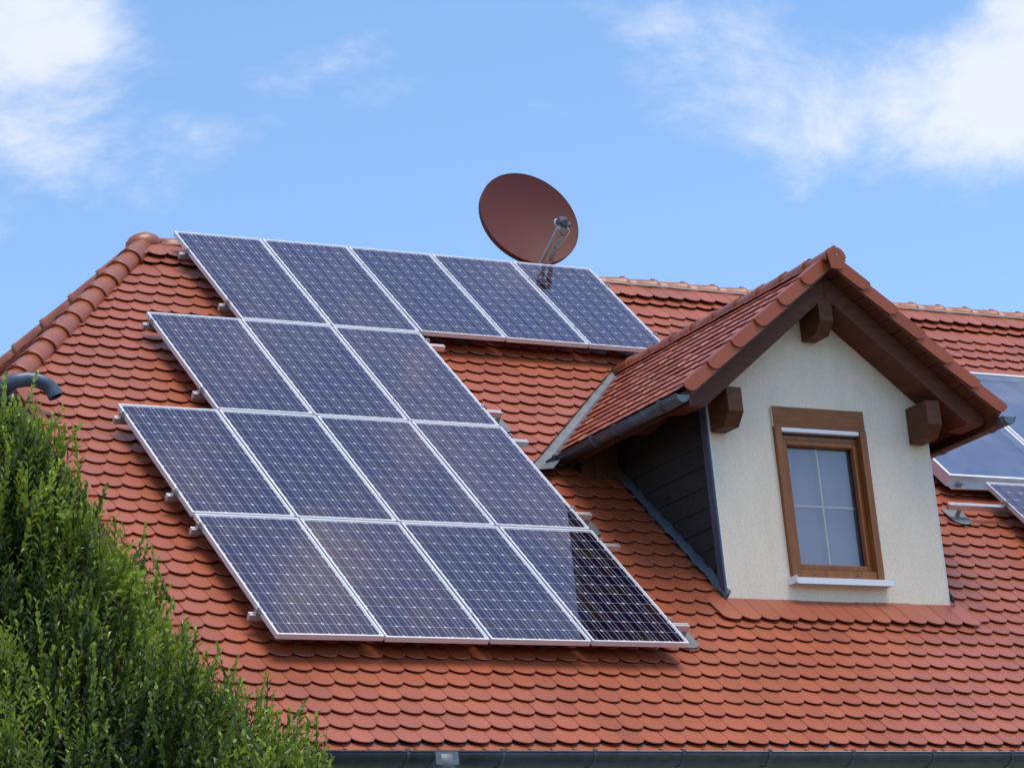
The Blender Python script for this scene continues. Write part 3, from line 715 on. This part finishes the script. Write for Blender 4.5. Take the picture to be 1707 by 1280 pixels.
# dormer side walls
ytop = lambda z: z+.2263                     # y where the front roof reaches height z
for side, X in ((-1, XL), (1, XR)):
    mb = MB(); zt_ = zs(XL)-.0
    zl_ = YW+.01-.2263+.03
    pts = [(X, YW+.01, zl_), (X, YW+.01, zt_), (X, ytop(zt_)-.02, zt_)]
    mb.prism(pts, (.1*-side, 0, 0)); mb.build('dormer_side_wall', M_SLATE, house)
    sc = empty('side_cladding', Matrix.Translation((X, -3.4, -3.3)), house)
    z = -3.737-.1615*2; k = 0
    while z < zs(XL)-.01:
        z1 = min(z+.178, zs(XL)-.0); za_ = max(z, zbw-.1)
        yb0 = ytop(za_)-.0; yb1 = ytop(z1)-.0; yf_ = -3.676
        if yb1-yf_ > .03:
            # split into long boards with an occasional butt joint
            cuts = [yf_]; jx = yf_+.42+((k*37) % 10)*.06
            while jx < yb1-.1: cuts.append(jx); jx += .62
            cuts.append(max(yb0, yf_+.001) if yb0 > cuts[-1] else cuts[-1]+.001)
            for i in range(len(cuts)-1):
                a_, b_ = cuts[i]+.0015, cuts[i+1]-.0015
                last = i == len(cuts)-2
                t0, t1 = .016, .005
                poly = [(a_, za_), (b_, za_), ((yb1 if last else b_), z1), (a_, z1)]
                if last and yb0 <= yf_: poly = [(a_, max(za_, yf_-.2263)), (yb1, z1), (a_, z1)]
                m2 = MB(); n_ = len(poly)
                A = [Vector((X+side*(.001), y, zz)) for y, zz in poly]; B = [Vector((X+side*(t0 if zz < z1-.001 else t1), y, zz)) for y, zz in poly]
                fs = [tuple(range(n_)), tuple(range(n_, 2*n_))[::-1]]+[(q, n_+q, n_+(q+1) % n_, (q+1) % n_) for q in range(n_)]
                if side > 0: fs = [f[::-1] for f in fs]
                m2.add(A+B, fs); m2.build('cladding_board', M_SLATE, sc)
        z += .1615; k += 1
    if side < 0: mb = MB(); mb.box((min(X+side*.001, X+side*.022), -3.758, zbw+.0), (max(X+side*.001, X+side*.022), -3.68, zs(XL)-.02)); mb.build('corner_trim', M_TRIM, house, bevel=.002)
    # lead soaker along the foot of the side wall
    mb = MB(); up_, lo_ = [], []
    for i in range(41):
        v = 3.45+2.05*i/40; w = .034+.006*math.sin(i*1.3)+.004*math.sin(i*.47)
        hgt = .052+.008*math.sin(i*1.9)
        row = [P(X+side*.020, v, hgt+.02), P(X+side*.022, v, hgt*.4), P(X+side*(w+.01), v, .012+.004*math.sin(i*2.3))]
        if side > 0: row = row[::-1]
        up_.append([q+NM*.002 for q in row]); lo_.append([q-NM*.002 for q in row])
    mb.shell(up_[::-1], lo_[::-1]); mb.build('lead_flashing', M_LEAD, house)
    # boarded end of the eave where it meets the roof
    eb = empty('eave_box', Matrix.Translation((X+side*.2, -2.45, -2.6)), house)
    for i in range(3):
        x0 = X+side*(.002+.118*i); x1_ = x0+side*.113
        zz = lambda x: ZAP-TA*abs(x-XC)-.095*1.25
        pts = [(x0, -2.47, -2.74), (x1_, -2.47, -2.74), (x1_, -2.47, zz(x1_)), (x0, -2.47, zz(x0))]
        mb = MB(); mb.prism(pts, (0, .03, 0)); mb.build('board', M_SOFF, eb, bevel=.003)

# ---- window
win = empty('window', Matrix.Translation((5.27, YW, -3.82)), house)
def wbox(name, lo, hi, mat, bev=.003, **k):
    m = MB(); m.box(lo, hi); return m.build(name, mat, win, bevel=bev, **k)
yfz = -3.800
wbox('lintel_board', (4.826, -3.788, -2.618), (5.706, YW+.001, -2.452), M_LINT)
wbox('casing', (4.828, yfz, -3.828), (4.889, YW+.08, -2.6185), M_WIN)
wbox('casing', (5.642, yfz, -3.828), (5.704, YW+.08, -2.6185), M_WIN)
wbox('lintel_edge', (4.8215, -3.786, -2.618), (4.8258, YW+.001, -2.454), M_CREAM, .0005)
wbox('shutter_rail', (4.8895, -3.786, -2.652), (5.6415, -3.70, -2.6195), M_WHITE, .002)
wbox('head_gap_shade', (4.8895, -3.735, -2.668), (5.6415, -3.69, -2.6525), M_DGAP, .0)  # dark strip put in to stand for the shade in the head gap
# fixed frame
fy0, fy1 = -3.742, -3.672
wbox('frame_head', (4.8895, fy0, -2.712), (5.6415, fy1, -2.6685), M_WIN, .006)
wbox('frame_jamb', (4.8895, fy0, -3.79), (4.912, fy1, -2.7125), M_WIN, .005)
wbox('frame_jamb', (5.610, fy0, -3.79), (5.6415, fy1, -2.7125), M_WIN, .005)
wbox('frame_foot', (4.8895, -3.788, -3.828), (5.6415, fy1, -3.752), M_WIN, .004)
for xx in (5.045, 5.455):
    wbox('drain_slot', (xx-.013, -3.7895, -3.793), (xx+.013, -3.787, -3.786), M_DGAP, .0)
sash = empty('sash', Matrix.Translation((5.27, -3.73, -3.2)), win) if False else win
sy0, sy1 = -3.762, -3.688
wbox('sash_stile', (4.9125, sy0+.004, -3.748), (4.953, sy1, -2.7135), M_WIN, .008)
wbox('sash_stile', (5.586, sy0+.004, -3.748), (5.6095, sy1, -2.7135), M_WIN, .008)
wbox('sash_rail', (4.9535, sy0+.004, -2.752), (5.5855, sy1, -2.7135), M_WIN, .008)
wbox('sash_rail', (4.9535, sy0+.004, -3.748), (5.5855, sy1, -3.700), M_WIN, .008)
gx0, gx1, gz0, gz1 = 4.953, 5.586, -3.700, -2.752
for (a_, b_) in (((gx0, -3.716, gz0), (gx0+.006, -3.700, gz1)), ((gx1-.006, -3.716, gz0), (gx1, -3.700, gz1))): wbox('glazing_seal', a_, b_, M_DGAP, 0)
wbox('pane', (gx0, -3.706, gz0), (gx1, -3.702, gz1), M_WINGL, 0)
wbox('muntin', (5.262, -3.700, gz0), (5.277, -3.692, gz1), M_CREAM, .001)
wbox('muntin', (gx0, -3.699, -3.229), (5.2615, -3.691, -3.214), M_CREAM, .001); wbox('muntin', (5.2775, -3.699, -3.229), (gx1, -3.691, -3.214), M_CREAM, .001)
wbox('reflection_backing', (gx0-.03, -3.655, gz0-.03), (gx1+.03, -3.650, gz1+.03), M_REFLBACK, 0)  # plane added behind the pane, lavender tint stands in for reflected sky
mb = MB(); mb.prism([(4.812, -3.87, -3.862), (4.812, -3.87, -3.836), (4.812, YW, -3.829), (4.812, YW, -3.855)], (.921, 0, 0)); 
mb.box((4.810, -3.873, -3.884), (5.735, -3.869, -3.835)); mb.box((4.806, -3.875, -3.875), (4.8115, YW, -3.818)); mb.box((5.7335, -3.875, -3.875), (5.739, YW, -3.818))
mb.build('sill', M_WHITE, win, bevel=.001)

# ---- dormer gutters
for side, gx in ((-1, 3.722), (1, 6.838)):
    a_ = (gx, -4.20, -2.548); b_ = (gx, -2.30, -2.548)
    zf = Q(0, SE-.03, -.05, side)
    mb = MB(); mb.box((zf.x-.01, YF+.03, zf.z-.115), (zf.x+.01, -2.36, zf.z)); mb.build('fascia_board', M_SOFF, house)
    m, s_, _ = half_pipe(a_, b_, .060, bead=.007)
    # end plate
    m.prism([Vector((gx+.061*math.cos(rad(180+15*k)), -4.20, -2.548+.061*math.sin(rad(180+15*k)))) for k in range(13)], (0, .004, 0))
    dg = m.build('dormer_gutter', M_ZINCD, house)
    for yy in (-3.96, -3.31, -2.98, -2.42): bracket((gx, yy, -2.548), (0, 1, 0), .060, dg, w=.03)

# ------------------------------------------------------------------ solar panels
PWX, PLY = .808, 1.580
def panel_proto():
    L = {}
    m = MB(); fw, fh = .0115, .040
    def fbar(lo, hi): m.box(lo, hi)
    # local: x right, y up the slope, z out; origin at the top-left corner of the front face
    m.box((0, -PLY, -fh), (fw, 0, 0)); m.box((PWX-fw, -PLY, -fh), (PWX, 0, 0))
    m.box((fw, -fw, -fh), (PWX-fw, 0, 0)); m.box((fw, -PLY, -fh), (PWX-fw, -PLY+fw, 0))
    L['frame'] = m.mesh('frame', M_FRAME)
    m = MB(); m.box((fw, -PLY+fw, -.0085), (PWX-fw, -fw, -.0065)); L['backsheet'] = m.mesh('backsheet', M_SHEET)
    m = MB(); m.add([(fw, -PLY+fw, -.0012), (PWX-fw, -PLY+fw, -.0012), (PWX-fw, -fw, -.0012), (fw, -fw, -.0012)], [(0, 1, 2, 3)]); L['glass'] = m.mesh('glass', M_PANEGL)
    c_, h, ch = .1250, .0624, .0110
    m = MB(); poly = [(-h+ch, -h), (h-ch, -h), (h, -h+ch), (h, h-ch), (h-ch, h), (-h+ch, h), (-h, h-ch), (-h, -h+ch)]
    m.prism([Vector((x, y, -.0064)) for x, y in poly], (0, 0, .0004)); L['cell'] = m.mesh('cell', M_CELL)
    m = MB(); px, py = .1278, .1278; mx_ = (PWX-6*px)/2; my_ = (PLY-12*py)/2; L['pos'] = []
    for i in range(6):
        for sx in (-.0315, .0315):
            x = mx_+px*(i+.5)+sx; m.box((x-.0012, -PLY+my_-.004, -.0059), (x+.0012, -my_+.004, -.0056))
        for j in range(12): L['pos'].append((mx_+px*(i+.5), -(my_+py*(j+.5)), 0))
    for yy in (-my_+.006, -PLY+my_-.006):
        m.box((mx_+.02, yy-.002, -.0059), (PWX-mx_-.02, yy+.002, -.00565))
    L['busbar'] = m.mesh('busbar', M_BUS)
    m = MB(); m.box((PWX/2-.07, -.22, -.03), (PWX/2+.07, -.12, -.009)); L['junction_box'] = m.mesh('junction_box', M_LNB)
    return L
PP = panel_proto()
RM = Matrix(((1, 0, 0, 0), (0, K, -K, 0), (0, K, K, 0), (0, 0, 0, 1)))
def panel(x, v, label, group='dark blue solar panels on the red roof', o=.16):
    mw = Matrix.Translation(P(x, v, o)) @ RM @ Euler((random.gauss(0, .0012), random.gauss(0, .0012), random.gauss(0, .0004))).to_matrix().to_4x4()
    e = empty('solar_module', mw, None, label=label, cat='solar panel', group=group)
    for nme in ('frame', 'backsheet', 'glass', 'busbar', 'junction_box'):
        q = bpy.data.objects.new(nme, PP[nme]); C.objects.link(q); q.parent = e
    for p_ in PP['pos']:
        q = bpy.data.objects.new('cell', PP['cell']); C.objects.link(q); q.parent = e; q.location = p_
    return e
AX, BV = .828, 1.602
ordn = ['leftmost', 'second from the left', 'third from the left', 'fourth from the left', 'rightmost']
desc = {
 (0, 0): 'leftmost solar panel of the top row of five, beside the ridge end', (0, 1): 'second solar panel from the left in the top row of five',
 (0, 2): 'middle solar panel of the top row of five', (0, 3): 'fourth solar panel from the left in the top row, its right corner under the dish',
 (0, 4): 'rightmost solar panel of the top row, dish arm mirrored in its glass',
 (1, 0): 'leftmost solar panel of the row of three', (1, 1): 'middle solar panel of the row of three', (1, 2): 'rightmost solar panel of the row of three, beside open roof tiles',
 (2, 0): 'leftmost solar panel of the third row from the top', (2, 1): 'second solar panel from the left in the third row from the top',
 (2, 2): 'third solar panel from the left in the third row from the top', (2, 3): 'rightmost solar panel of the third row, its lower corner mirroring the dormer',
 (3, 0): 'leftmost solar panel of the bottom row', (3, 1): 'second solar panel from the left in the bottom row', (3, 2): 'third solar panel from the left in the bottom row',
 (3, 3): 'bottom right solar panel of the array, darkly mirroring the dormer'}
ROWX = [(2, 5, .0), (1, 3, -.012), (0, 4, -.006), (0, 4, .004)]
for r, (c0, n, dx) in enumerate(ROWX):
    for i in range(n): panel((c0+i)*AX+.010+dx, r*BV+.009, desc[(r, i)])
panel(7.835, 3.70, 'solar panel cut by the right edge of the photo, right of the dormer')

# ---- mounting rails (each one a thing), with clamps and roof hooks
def rail_profile(x0, x1):
    m = MB()
    m.box((x0, -.020, -.012), (x1, -.006, 0)); m.box((x0, .006, -.012), (x1, .020, 0))     # top lips with the slot between
    m.box((x0, -.020, -.040), (x1, .020, -.0122)); m.box((x0, -.012, -.052), (x1, .012, -.0402)); return m
def clamp_end(side):
    m = MB(); m.box((-.030, -.022, -.004), (.0, .022, .006)); m.box((-.030, -.022, .006), (-.024, .022, .030)); m.box((-.030, -.018, .030), (-.002, .018, .036))
    m.tube([(-.014, 0, .0), (-.014, 0, .052)], .006, 8); m.tube([(-.014, 0, .046), (-.014, 0, .054)], .010, 6, smooth=False)
    m.box((-.002, -.016, .040), (.010, .016, .043)); m.box((-.030, -.016, .034), (-.002, .016, .043))
    if side > 0: m.v = [(-a, b, c) for a, b, c in m.v]; m.f = [f[::-1] for f in m.f]
    return m.mesh('end_clamp', M_STEEL)
CL, CRr = clamp_end(-1), clamp_end(1)
m = MB(); m.box((-.009, -.020, .036), (.009, .020, .0425)); m.tube([(0, 0, .0), (0, 0, .049)], .005, 8); m.tube([(0, 0, .043), (0, 0, .0505)], .008, 6, smooth=False); CMID = m.mesh('mid_clamp', M_STEEL)
m = MB(); m.box((-.020, -.006, -.135), (.020, .006, -.02)); m.box((-.020, -.16, -.135), (.020, -.006, -.125)); HOOK = m.mesh('roof_hook', M_STEEL)
def hook_plate():
    m = MB(); ro, ri = [], []
    pts = [(x*1.12, y-.145) for x, y in outline(w=.175, sag=.058, L=.26)]
    m.prism([Vector((x, y, -.113+(-.03*(y+.145)))) for x, y in pts], (0, 0, .004)); 
    m.tube([(0, -.05, -.112), (0, .05, -.108)], .05, 10, radii=[.045, .02]) if False else None; return m.mesh('hook_flashing', M_ZINC)
HPL = hook_plate()
def rail(x0, x1, v, cols, pl_, pr_, label, hooks, o=.119, cl=True, cr=True):
    mw = Matrix.Translation(P(0, v, o)) @ RM
    e = empty('mounting_rail', Matrix.Translation(P(x0, v, o)) @ RM, None, label=label, cat='rail', group='aluminium rails carrying the solar panels')
    m = rail_profile(x0, x1); q = inst('beam', m.mesh('beam', M_ALU), e, mw)
    if cl: inst('end_clamp', CL, e, mw @ Matrix.Translation((pl_, 0, 0)))
    if cr: inst('end_clamp', CRr, e, mw @ Matrix.Translation((pr_, 0, 0)))
    for c_ in cols: inst('mid_clamp', CMID, e, mw @ Matrix.Translation((c_, 0, 0)))
    for h in hooks:
        inst('roof_hook', HOOK, e, mw @ Matrix.Translation((h, 0, 0))); inst('hook_flashing', HPL, e, mw @ Matrix.Translation((h, 0, 0)))
RV = [(0, .355, 'upper', 'top'), (0, 1.29, 'lower', 'top'), (1, 1.745, 'upper', 'second'), (1, 2.875, 'lower', 'second'), (2, 3.352, 'upper', 'third'), (2, 4.485, 'lower', 'third'), (3, 4.952, 'upper', 'bottom'), (3, 6.075, 'lower', 'bottom')]
for (r, v, a_, b_) in RV:
    c0, n, dx = ROWX[r]; xl = c0*AX+.010+dx; xr = (c0+n-1)*AX+.010+dx+PWX
    ext = .19 if r else .03
    hk = [xl+.27, xl+1.2, xl+2.2, xr+.175 if r and a_ == 'lower' else xr-.3]
    rail(xl-.068, xr+ext, v, [xl+AX*i-.010 for i in range(1, n)], xl, xr, f'silver mounting rail under the {a_} part of the {b_} panel row', hk)
rail(7.235, 10.5, 4.035, [], 7.835, 10.4, 'silver mounting rail poking out right of the dormer, ending on a zinc flashing', [7.37, 8.5, 9.6], cr=False)

# ------------------------------------------------------------------ solar thermal collectors
def collector(x, v, w, h, label):
    mw = Matrix.Translation(P(x, v, .165)) @ RM
    e = empty('solar_collector', mw, None, label=label, cat='solar collector', group='flat collectors right of the dormer')
    def part(name, m, mat): inst(name, m.mesh(name, mat), e, mw)
    m = MB(); fw = .028; d = .105
    m.box((0, -h, -d), (fw, 0, 0)); m.box((w-fw, -h, -d), (w, 0, 0)); m.box((fw, -fw, -d), (w-fw, 0, 0)); m.box((fw, -h, -d), (w-fw, -h+fw, 0)); part('frame', m, M_FRAME)
    m = MB(); m.add([(fw, -h+fw, -.008), (w-fw, -h+fw, -.008), (w-fw, -fw, -.008), (fw, -fw, -.008)], [(0, 1, 2, 3)]); part('glass', m, M_COLGL)
    m = MB(); m.box((fw, -h+fw, -.06), (w-fw, -fw, -.055)); part('absorber', m, M_ABS)
    m = MB(); m.box((.02, -h-.055, -.104), (w-.02, -h-.001, -.100))
    m.box((.02, -h-.058, -.104), (w-.02, -h-.054, -.088))
    for i in range(int(w/.035)):
        m.box((.03+.035*i, -h-.0592, -.102), (.048+.035*i, -h-.0582, -.092))
    part('ledge', m, M_ALU)
    m = MB(); m.box((.11, -h-.035, -.10), (.14, -h-.002, -.06)); m.box((.10, -h-.035, -.066), (.15, -h-.012, -.056)); part('bracket', m, M_STEEL)
collector(7.50, 1.575, 1.275, 2.045, 'left flat solar collector, half hidden behind the dormer eave')
collector(8.795, 1.575, 1.275, 2.045, 'right flat solar collector at the right edge of the photo')

# ------------------------------------------------------------------ satellite dish
nd = Vector((-.057, -.968, .243)).normalized(); rt = nd.cross(Vector((0, 0, 1))).normalized(); upd = rt.cross(nd)
if upd.z < 0: upd = -upd
DC = Vector((5.555, .55, .645)); DRd = .490
rt = upd.cross(nd)
Dm = Matrix(((rt.x, upd.x, nd.x, DC.x), (rt.y, upd.y, nd.y, DC.y), (rt.z, upd.z, nd.z, DC.z), (0, 0, 0, 1)))
dish = empty('satellite_dish', Matrix.Translation((5.555, .75, -.5)), None, label='red-brown satellite dish standing behind the roof ridge', cat='satellite dish')
m = MB(); dep = .085
def dring(i, dz): return [Dm @ Vector((DRd*i/14*math.cos(2*math.pi*k/72), DRd*i/14*math.sin(2*math.pi*k/72), -dep*(1-(i/14)**2)+dz)) for k in range(72)]
for dz, fl in ((0, False), (-.004, True)):
    vs_ = [Dm @ Vector((0, 0, -dep+dz))]; fs = []
    for i in range(1, 15): vs_ += dring(i, dz)
    for k in range(72):
        fs.append((0, 1+k, 1+(k+1) % 72))
        for i in range(13): fs.append((1+i*72+k, 1+(i+1)*72+k, 1+(i+1)*72+(k+1) % 72, 1+i*72+(k+1) % 72))
    m.add(vs_, [f[::-1] for f in fs] if fl else fs, True)
m.build('reflector', M_DISH, dish)
m = MB(); prof = [(DRd-.002, .0015), (DRd+.003, .0035), (DRd+.007, .001), (DRd+.002, -.052), (DRd-.004, -.056), (DRd-.006, -.050), (DRd-.002, -.006)]
rows_ = [[Dm @ Vector((a*math.cos(2*math.pi*k/96), a*math.sin(2*math.pi*k/96), b)) for k in range(97)] for a, b in prof]
o = len(m.v)
for i in range(len(rows_)-1):
    for k in range(96): m.add([rows_[i][k], rows_[i+1][k], rows_[i+1][k+1], rows_[i][k+1]], [(3, 2, 1, 0)], True)
bm = bmesh.new(); me_ = m.mesh('rim', M_DISH); bm.from_mesh(me_); bmesh.ops.remove_doubles(bm, verts=bm.verts, dist=.0001); bmesh.ops.recalc_face_normals(bm, faces=bm.faces); bm.to_mesh(me_); bm.free(); inst('rim', me_, dish, Matrix.Identity(4))
LN = (0.0, -.385, .515)                      # feed point in dish coordinates
for sx in (-.036, .036):
    m = MB(); a_ = Vector((sx*1.25, -DRd-.10, -.06)); b_ = Vector((sx, LN[1]-.05, LN[2]-.015)); d_ = (b_-a_).normalized(); ux = Vector((1, 0, 0)); uz = ux.cross(d_).normalized()
    mm = Dm @ Matrix(((ux.x, d_.x, uz.x, a_.x), (ux.y, d_.y, uz.y, a_.y), (ux.z, d_.z, uz.z, a_.z), (0, 0, 0, 1)))
    ln = (b_-a_).length
    m.box((-.016, 0, -.003), (.016, ln, .003), mm); m.box((-.016, 0, -.026), (-.013, ln, -.003), mm); m.box((.013, 0, -.026), (.016, ln, -.003), mm)
    for t in (.2, .42, .7): m.tube([mm @ Vector((0, ln*t, .003)), mm @ Vector((0, ln*t, .006))], .006, 6)
    m.build('feed_arm', M_ARM, dish)
    if sx > 0:
        m = MB()
        for t in (.34, .56, .86): m.box((-.018, ln*t, -.028), (.018, ln*t+.008, .0045), mm @ Matrix.Rotation(rad(24), 4, 'Z') if False else mm)
        m.build('cable_tie', M_DGAP, dish)
m = MB(); m.box((-.055, LN[1]-.07, LN[2]-.03), (.055, LN[1]-.045, LN[2]+.0), Dm); m.box((-.034, LN[1]-.046, LN[2]-.035), (.034, LN[1]-.02, LN[2]-.005), Dm); m.build('feed_holder', M_ARM, dish, bevel=.002)
axs = (Vector((0, -.10, -.45))-Vector(LN)*0).normalized(); L0 = Vector(LN); tgt = Vector((0, .0, -.05)); ax = (tgt-L0).normalized()
m = MB(); m.tube([Dm @ (L0-ax*.06), Dm @ (L0-ax*.01), Dm @ (L0+ax*.0), Dm @ (L0+ax*.075)], .03, 18, radii=[.030, .030, .024, .024]); m.build('feed_horn', M_LNB, dish)
m = MB(); m.tube([Dm @ (L0+ax*.075), Dm @ (L0+ax*.10)], .034, 20); m.build('horn_cap', M_WHITE, dish)
m = MB(); m.box((-.042, LN[1]-.022, LN[2]-.032), (.042, LN[1]+.042, LN[2]+.036), Dm); m.box((.018, LN[1]-.06, LN[2]-.0), (.06, LN[1]-.022, LN[2]+.05), Dm); m.build('converter_box', M_LNB, dish, bevel=.008)
m = MB(); m.tube([Dm @ Vector(q) for q in ((.02, LN[1]-.05, LN[2]+.03), (.03, LN[1]-.12, LN[2]+.04), (.0, LN[1]-.17, LN[2]-.02), (-.02, LN[1]-.20, LN[2]-.10), (.034, -DRd+.01, .16), (.034, -DRd-.08, .0))], .004, 6); m.build('cable', simple('beige_cable', (.45, .40, .30), .6), dish)
m = MB(); m.tube([(5.57, .80, -1.2), (5.57, .80, .75)], .03, 16); m.build('mast', M_ARM, dish)
m = MB(); m.box((-.09, -.10, -.20), (.09, .10, -.10), Dm); m.box((-.05, -.56, -.135), (.05, .0, -.11), Dm); m.build('back_bracket', M_DISH, dish, bevel=.004)

# ------------------------------------------------------------------ tree in the lower left
TX, TY = -3.02, -7.15; ZT = -4.02; ZG = -10.7
tree = empty('hedge_tree', Matrix.Translation((TX, TY, ZG)), None, label='dense light green broadleaf tree with upright shoots in front of the house gable', cat='tree')
m = MB(); m.tube([(TX, TY, ZG-.1), (TX+.03, TY, -9.6), (TX-.02, TY+.03, -8.2), (TX+.02, TY, -6.8), (TX, TY, -5.4), (TX, TY, -4.3)], .1, 12, radii=[.17, .14, .11, .08, .045, .012]); m.build('trunk', M_BARK, tree)
def rad_at(z):                               # crown radius against height, read off the outline
    t = (ZT-z)
    pts = [(0, .18), (.14, .40), (.35, .54), (.6, .64), (.9, .68), (1.15, .84), (1.5, 1.12), (1.87, 1.60), (2.2, 1.84), (2.9, 2.15), (4.0, 2.25), (5.2, 2.0), (5.9, 1.4), (6.3, .6)]
    return float(np.interp(t, [p[0] for p in pts], [p[1] for p in pts]))
stems = MB(); lv = []; lf = []; lc = []
def leaf_mat():
    m, t, p = new_mat('leaf')
    at = t.nodes.new('ShaderNodeAttribute'); at.attribute_name = 'age_and_shade'; ge = t.nodes.new('ShaderNodeNewGeometry')
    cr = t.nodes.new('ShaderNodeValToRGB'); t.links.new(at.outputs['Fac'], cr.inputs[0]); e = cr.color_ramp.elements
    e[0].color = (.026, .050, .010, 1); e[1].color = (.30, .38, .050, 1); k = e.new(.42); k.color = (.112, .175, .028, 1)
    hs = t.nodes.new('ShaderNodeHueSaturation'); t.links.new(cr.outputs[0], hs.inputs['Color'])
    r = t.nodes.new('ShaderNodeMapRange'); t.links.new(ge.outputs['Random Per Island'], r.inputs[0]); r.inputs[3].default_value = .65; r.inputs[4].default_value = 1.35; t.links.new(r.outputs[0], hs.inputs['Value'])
    t.links.new(hs.outputs[0], p.inputs['Base Color']); p.inputs['Roughness'].default_value = .36; p.inputs['Specular IOR Level'].default_value = .6
    tl = t.nodes.new('ShaderNodeBsdfTranslucent'); hv = t.nodes.new('ShaderNodeHueSaturation'); hv.inputs['Value'].default_value = 1.5; hv.inputs['Saturation'].default_value = 1.1; t.links.new(hs.outputs[0], hv.inputs['Color']); t.links.new(hv.outputs[0], tl.inputs[0])
    ms = t.nodes.new('ShaderNodeMixShader'); ms.inputs[0].default_value = .28; t.links.new(p.outputs[0], ms.inputs[1]); t.links.new(tl.outputs[0], ms.inputs[2])
    t.links.new(ms.outputs[0], t.nodes['Material Output'].inputs[0]); return m
M_LEAF = leaf_mat()
nsh = 10500
V_, F_, Y_ = [], [], []
clusters = []
for i in range(380):
    t = (random.random()**.6*2.9 if i % 4 else random.uniform(2.9, 6.2)); a = random.random()*2*math.pi
    clusters.append((t, a, random.uniform(.80, 1.06), random.gauss(0, .20), random.gauss(0, .085)))
for s_i in range(nsh):
    if s_i % 10 < 7:                         # leafy sprays, each a bunch of shoots on one branch end
        t, a, kk, gcl, jr = random.choice(clusters); t = max(.02, t+random.gauss(0, .13)); R_ = rad_at(ZT-t); a += random.gauss(0, .12)/max(R_, .25); outer = True
        rr = max(.02, R_*kk*random.uniform(.82, .97)+jr)
    else:
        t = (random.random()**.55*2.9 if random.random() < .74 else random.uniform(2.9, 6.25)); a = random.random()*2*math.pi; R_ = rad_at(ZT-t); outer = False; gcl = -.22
        rr = R_*math.sqrt(random.uniform(.15, .78))
    z = ZT-t
    base = Vector((TX+rr*math.cos(a), TY+rr*math.sin(a), z))
    L = random.uniform(.24, .6)*(1.0 if outer else .9)
    if outer and random.random() < .13: L *= 1.7
    o_ = Vector((math.cos(a), math.sin(a), 0)); d = (o_*random.uniform(.2, 1.0)+Vector((random.gauss(0, .34), random.gauss(0, .34), random.uniform(.45, 1.2)))).normalized()
    base = base-d*L*.75
    n = max(5, int(L/.022)); cur = base.copy(); dd = d.copy(); path = [cur.copy()]; up = Vector((0, 0, 1)); sidev = dd.cross(up).normalized(); ph = random.random()*6.28
    gy = random.gauss(0, .12)+gcl
    for i in range(n):
        dd = (dd+up*.035+Vector((random.gauss(0, .03), random.gauss(0, .03), 0))).normalized(); cur = cur+dd*(L/n); path.append(cur.copy())
        f = i/n; ln = (.057-.024*f**2)*random.uniform(.8, 1.25)*(1.3 if t > 2.9 else 1); w = ln*random.uniform(.44, .58)
        ang = ph+i*math.pi+random.gauss(0, .28)
        sv = sidev*math.cos(ang)+dd.cross(sidev)*math.sin(ang)
        ld = (sv*(.85-.4*f)+dd*random.uniform(.7, 1.3)+Vector((0, 0, random.gauss(-.05, .2)))).normalized()
        nn = ld.cross(dd.cross(ld)); 
        if nn.length < 1e-4: continue
        ws = ld.cross(nn).normalized(); nn = ws.cross(ld).normalized()
        fold = random.uniform(.10, .35)*w; dr = nn*(-.10*ln)
        b0 = cur+ld*.004
        V_ += [b0, b0+ld*ln*.38+ws*w*.5+nn*fold, b0+ld*ln*.75+ws*w*.32+nn*fold*.7, b0+ld*ln+dr, b0+ld*ln*.75-ws*w*.32+nn*fold*.7, b0+ld*ln*.38-ws*w*.5+nn*fold]
        yv_ = min(1, max(0, .18+.42*f*f+(.22 if outer else -.12)+gy+random.gauss(0, .07)+(.25 if f > .85 else 0))); Y_.append(yv_)  # tips paler as young growth; inner leaves darker, crown shade painted in
    if s_i % 2 == 0 or outer: stems.tube(path[::max(1, n//4)]+[path[-1]], .0016, 4, cap=False)
nl = len(Y_); me_ = bpy.data.meshes.new('crown')
idx = np.arange(nl)*6
fa = np.stack([idx, idx+1, idx+2, idx+3], 1); fb = np.stack([idx, idx+3, idx+4, idx+5], 1); faces = np.concatenate([fa, fb], 1).reshape(-1, 4)
me_.from_pydata([tuple(q) for q in V_], [], faces.tolist())
atr = me_.attributes.new('age_and_shade', 'FLOAT', 'POINT'); atr.data.foreach_set('value', np.repeat(np.array(Y_, dtype=np.float32), 6))
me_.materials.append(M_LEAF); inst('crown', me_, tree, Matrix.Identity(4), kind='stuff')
stems.build('twig', M_BARK, tree, kind='stuff')
for i in range(26):                          # main limbs
    z = random.uniform(-9.3, -5.9); a = random.random()*6.28; R_ = rad_at(z+.6)*.55
    pts = [Vector((TX+R_*t*math.cos(a+.2*t), TY+R_*t*math.sin(a+.2*t), z+.9*t*t+.3*t)) for t in (0, .3, .6, .85, 1)]
    m = MB(); m.tube(pts, .02, 7, radii=[.035, .027, .02, .012, .005]); m.build('limb', M_BARK, tree)
print('leaves', nl)
